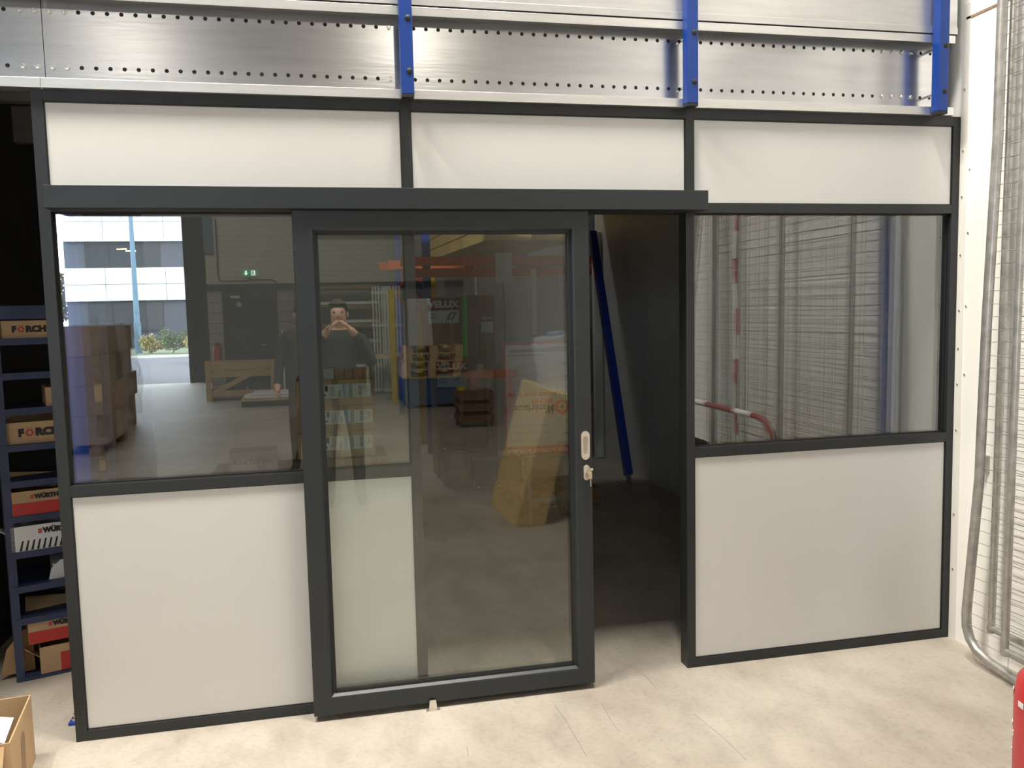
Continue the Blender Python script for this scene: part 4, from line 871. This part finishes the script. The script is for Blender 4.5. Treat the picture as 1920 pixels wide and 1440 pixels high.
for i, (x, y, r, hh, m) in enumerate(((-8.9, -36.6, .9, .6, 'leaf'), (-6.5, -36.0, .6, .5, 'leafy'), (-5.5, -35.5, .7, .75, 'leaf'), (-4.4, -35.0, .6, .55, 'leafy'))):
    t = thing('bush', BU[i], 'bush', (x, y, 0.03), 0, 'bushes on the verge')
    m0 = foliage(0, 0, hh * .7, r * .7, .4, hh * .6, 260, .07, 30 + i)
    for k_ in range(5): q = foliage(random.uniform(-r, r) * .7, random.uniform(-.3, .3), hh * random.uniform(.7, 1.3), r * .3, .25, hh * .45, 110, .06, 300 + i * 9 + k_); m0.add(q.v, q.f)
    o = m0.build('foliage', M[m], t); o['kind'] = 'stuff'
    for k_ in range(3): MB().cyl((0, 0, 0), (random.uniform(-.3, .3), 0, hh * 1.2), .02, 5, .008).build('stem', M['bark'], t)
for i, (x, y, h_, lab) in enumerate(((-14.5, -48.5, 4.6, 'tall pale-leaved tree beyond the corner of the office building'), (-16.5, -53, 6.0, 'larger tree behind the pale-leaved one'))):
    t = thing('tree', lab, 'tree', (x, y, 0), 0, 'trees beside the office building'); MB().cyl((0, 0, 0), (0, 0, h_ * .6), .16, 8, .06).build('trunk', M['bark'], t)
    for k in range(4): MB().cyl((0, 0, h_ * .35), (math.cos(k * 1.6) * 1.0, math.sin(k * 1.6) * 1.0, h_ * .75), .06, 6, .02).build('branch', M['bark'], t)
    o = foliage(0, 0, h_ * .62, 1.9, 1.9, h_ * .38, 2600, .16, 50 + i).build('foliage', M['leafy' if i == 0 else 'leaf'], t); o['kind'] = 'stuff'
v = thing('white_van', 'white van parked outside beside the loading door', 'van', (-3.50, -27.5, 0))
MB().prism([(0, .35), (4.9, .35), (4.95, .95), (4.7, 1.15), (3.9, 1.95), (3.7, 2.0), (.15, 2.0), (0.0, 1.8)], -1.8, 0).build('body', M['van'], v, bevel=.05)
for y in (-.02, -1.78):
    for x in (.9, 4.0): MB().cyl((x, y - .02, .34), (x, y + .12 if y > -1 else y - .1, .34), .34, 20).build('wheel', M['tyre'], v)
MB().prism([(3.75, 1.2), (4.45, 1.2), (3.95, 1.75), (3.75, 1.75)], 0.0, .012).build('side_window', M['bglass'], v); B(.02, 4.9, -0.002, .015, .5, .62).build('rubbing_strip', M['darkgrey'], v); B(-.03, .02, -1.7, -.1, .4, .6).build('bumper', M['darkgrey'], v)
t = thing('parked_car', 'pale car parked by the trees beyond the building corner', 'car', (-15.0, -41.0, 0)); MB().prism([(0, .3), (4.2, .3), (4.2, .8), (3.4, .95), (2.8, 1.4), (1.2, 1.42), (.4, .95), (0, .85)], -1.7, 0).build('body', M['van'], t, bevel=.05); MB().prism([(1.0, .95), (2.9, .95), (2.6, 1.33), (1.3, 1.34)], 0, .01).build('side_window', M['bglass'], t)
for x in (.8, 3.4): MB().cyl((x, -.1, .3), (x, .02, .3), .3, 18).build('wheel', M['tyre'], t)

# ------------------------------------------------------------------ the two people mirrored in the glass
def person(label, loc, rz, lower, joints, hands, head, height=1.0, extra=None):
    t = thing('person', label, 'person', loc, rz)
    names = list(joints); idx = {n: i for i, n in enumerate(names)}
    vs = [joints[n][0] for n in names]; edges = []
    for n in names:
        if joints[n][2]: edges.append((idx[joints[n][2]], idx[n]))
    me = bpy.data.meshes.new('person_skeleton'); me.from_pydata(vs, edges, []); me.update()
    tmp = bpy.data.objects.new('person_tmp', me); COL.objects.link(tmp)
    sk = tmp.modifiers.new('skin', 'SKIN'); sk.use_smooth_shade = True
    for i, n in enumerate(names):
        r = joints[n][1]; me.skin_vertices[0].data[i].radius = r if isinstance(r, tuple) else (r, r)
    me.skin_vertices[0].data[idx['pelvis']].use_root = True
    sb = tmp.modifiers.new('sub', 'SUBSURF'); sb.levels = 2
    dg = bpy.context.evaluated_depsgraph_get(); dg.update()
    body = bpy.data.meshes.new_from_object(tmp.evaluated_get(dg)); bpy.data.objects.remove(tmp, do_unlink=True)
    body.materials.clear()
    for m in (M['jacket'], lower, M['skin'], M['shoe']): body.materials.append(m)
    bm = bmesh.new(); bm.from_mesh(body)
    # fingers rooted in the palms
    for (w0, palm, dirv, side, curl) in hands:
        w0 = Vector(w0); palm = Vector(palm); dirv = Vector(dirv).normalized(); side = Vector(side).normalized(); curl = Vector(curl).normalized()
        for k, (off, ln) in enumerate(((-.030, .068), (-.010, .078), (.010, .074), (.029, .058))):
            b0 = palm + side * off; p1 = b0 + dirv * ln * .45 + curl * .008; p2 = p1 + dirv * ln * .25 + curl * ln * .3; p3 = p2 + curl * ln * .3
            f = MB().tube([b0 - dirv * .03, b0, p1, p2, p3], [.010, .010, .009, .008, .006], 8)
            vv = [bm.verts.new(p) for p in f.v]; bm.verts.ensure_lookup_table()
            for q in f.f: bm.faces.new([vv[i] for i in q])
        b0 = w0 + (palm - w0) * .45 - side * .030; f = MB().tube([b0 + side * .02, b0, b0 + (dirv - side).normalized() * .035, b0 + (dirv * 1.2 - side * .5 + curl * .5).normalized() * .065], [.012, .012, .010, .007], 8)
        vv = [bm.verts.new(p) for p in f.v]
        for q in f.f: bm.faces.new([vv[i] for i in q])
    # nose and ears
    hc = Vector(head); fw = Vector((0, 1, 0))
    for c, s in ((hc + Vector((0, .105, -.015)), (.014, .022, .024)), (hc + Vector((.082, .0, -.01)), (.010, .02, .032)), (hc + Vector((-.082, .0, -.01)), (.010, .02, .032))):
        r = bmesh.ops.create_icosphere(bm, subdivisions=2, radius=1.0)
        for q in r['verts']: q.co = Vector((q.co.x * s[0], q.co.y * s[1], q.co.z * s[2])) + c
    bmesh.ops.recalc_face_normals(bm, faces=bm.faces); bm.to_mesh(body); bm.free()
    for p in body.polygons:
        c = p.center; p.use_smooth = True
        hd = min([(c - Vector(h_[1])).length for h_ in hands] + [9])
        if c.z > joints['neck'][0][2] - .01 and (c - hc).length < .22 and c.y < .17: p.material_index = 2
        elif hd < .09: p.material_index = 2
        elif c.z < .09: p.material_index = 3
        elif c.z < joints['pelvis'][0][2] - .03: p.material_index = 1
    b = link('body', body, None, t); 
    # hair cap, eyes, mouth
    bm = bmesh.new(); bmesh.ops.create_uvsphere(bm, u_segments=20, v_segments=14, radius=1)
    for q in list(bm.verts):
        if q.co.z < -.35 or (q.co.y > .45 and q.co.z < .45): bm.verts.remove(q)
    for q in bm.verts: q.co = Vector((q.co.x * .092, q.co.y * .108, q.co.z * .118)) + hc + Vector((0, -.008, .012))
    hm = bpy.data.meshes.new('hair'); bm.to_mesh(hm); bm.free(); hair = link('hair', hm, M['hair'], t, smooth=True)
    for sx in (-1, 1): MB().lathe([(.0, 0), (.009, .002), (.0, .004)], 8).build('eye', M['ink'], t, (hc.x + sx * .032, hc.y + .093, hc.z + .012), (-PI / 2, 0, 0))
    B(-.022, .022, 0, .004, -.003, .003).build('mouth', M['redd'], t, (hc.x, hc.y + .094, hc.z - .058))
    return t
def std(lean=0):
    j = {}
    j['pelvis'] = ((0, 0, .96), (.165, .115), None)
    j['waist'] = ((0, 0, 1.10), (.155, .105), 'pelvis'); j['chest'] = ((0, 0, 1.30), (.175, .115), 'waist'); j['upper'] = ((0, 0, 1.43), (.12, .09), 'chest')
    j['neck'] = ((0, .01, 1.52), .055, 'upper'); j['skull'] = ((0, .03, 1.62), (.083, .095), 'neck'); j['crown'] = ((0, .02, 1.72), (.07, .085), 'skull')
    for s, n in ((-1, 'l'), (1, 'r')):
        j['hip' + n] = ((s * .10, 0, .88), .095, 'pelvis'); j['knee' + n] = ((s * .12, .02, .50), .065, 'hip' + n); j['calf' + n] = ((s * .125, 0, .32), .058, 'knee' + n); j['ankle' + n] = ((s * .13, -.02, .09), .045, 'calf' + n); j['toe' + n] = ((s * .14, .15, .045), (.042, .04), 'ankle' + n)
        j['sh' + n] = ((s * .195, 0, 1.42), .072, 'upper')
    return j
ja = std()
for s, n in ((-1, 'l'), (1, 'r')):
    ja['el' + n] = ((s * .27, .16, 1.20), .052, 'sh' + n); ja['wr' + n] = ((s * .13, .33, 1.47), .036, 'el' + n); ja['palm' + n] = ((s * .075, .365, 1.53), (.030, .030), 'wr' + n)
person('person in a dark jacket and grey trousers holding up a phone', (1.13, -3.95, 0), 0.0, M['trouser'], ja,
       [((-.13, .33, 1.47), (-.075, .365, 1.53), (.35, .25, .9), (0, 1, -.2), (1, 0, .1)), ((.13, .33, 1.47), (.075, .365, 1.53), (-.35, .25, .9), (0, 1, -.2), (-1, 0, .1))], (0, .03, 1.645))
t = thing('phone', 'black phone held up by the person in grey trousers', 'phone', (1.03, -3.545, 1.60)); B(-.037, .037, 0, .009, -.035, .11).build('phone_body', M['black'], t, bevel=.004); B(-.034, .034, -.001, 0, -.03, .105).build('screen', M['bglass'], t)
jb = std()
for s, n in ((-1, 'l'), (1, 'r')):
    jb['el' + n] = ((s * .26, .0, 1.13), .055, 'sh' + n); jb['wr' + n] = ((s * .26, .14, .93), .038, 'el' + n); jb['palm' + n] = ((s * .25, .19, .87), (.032, .03), 'wr' + n)
person('person in dark jacket and dark brown trousers standing further back', (0.80, -5.35, 0), 0.15, M['trouserd'], jb,
       [((-.26, .14, .93), (-.25, .19, .87), (0, .45, -.9), (0, 1, .4), (1, .3, 0)), ((.26, .14, .93), (.25, .19, .87), (0, .45, -.9), (0, 1, .4), (-1, .3, 0))], (0, .03, 1.645))
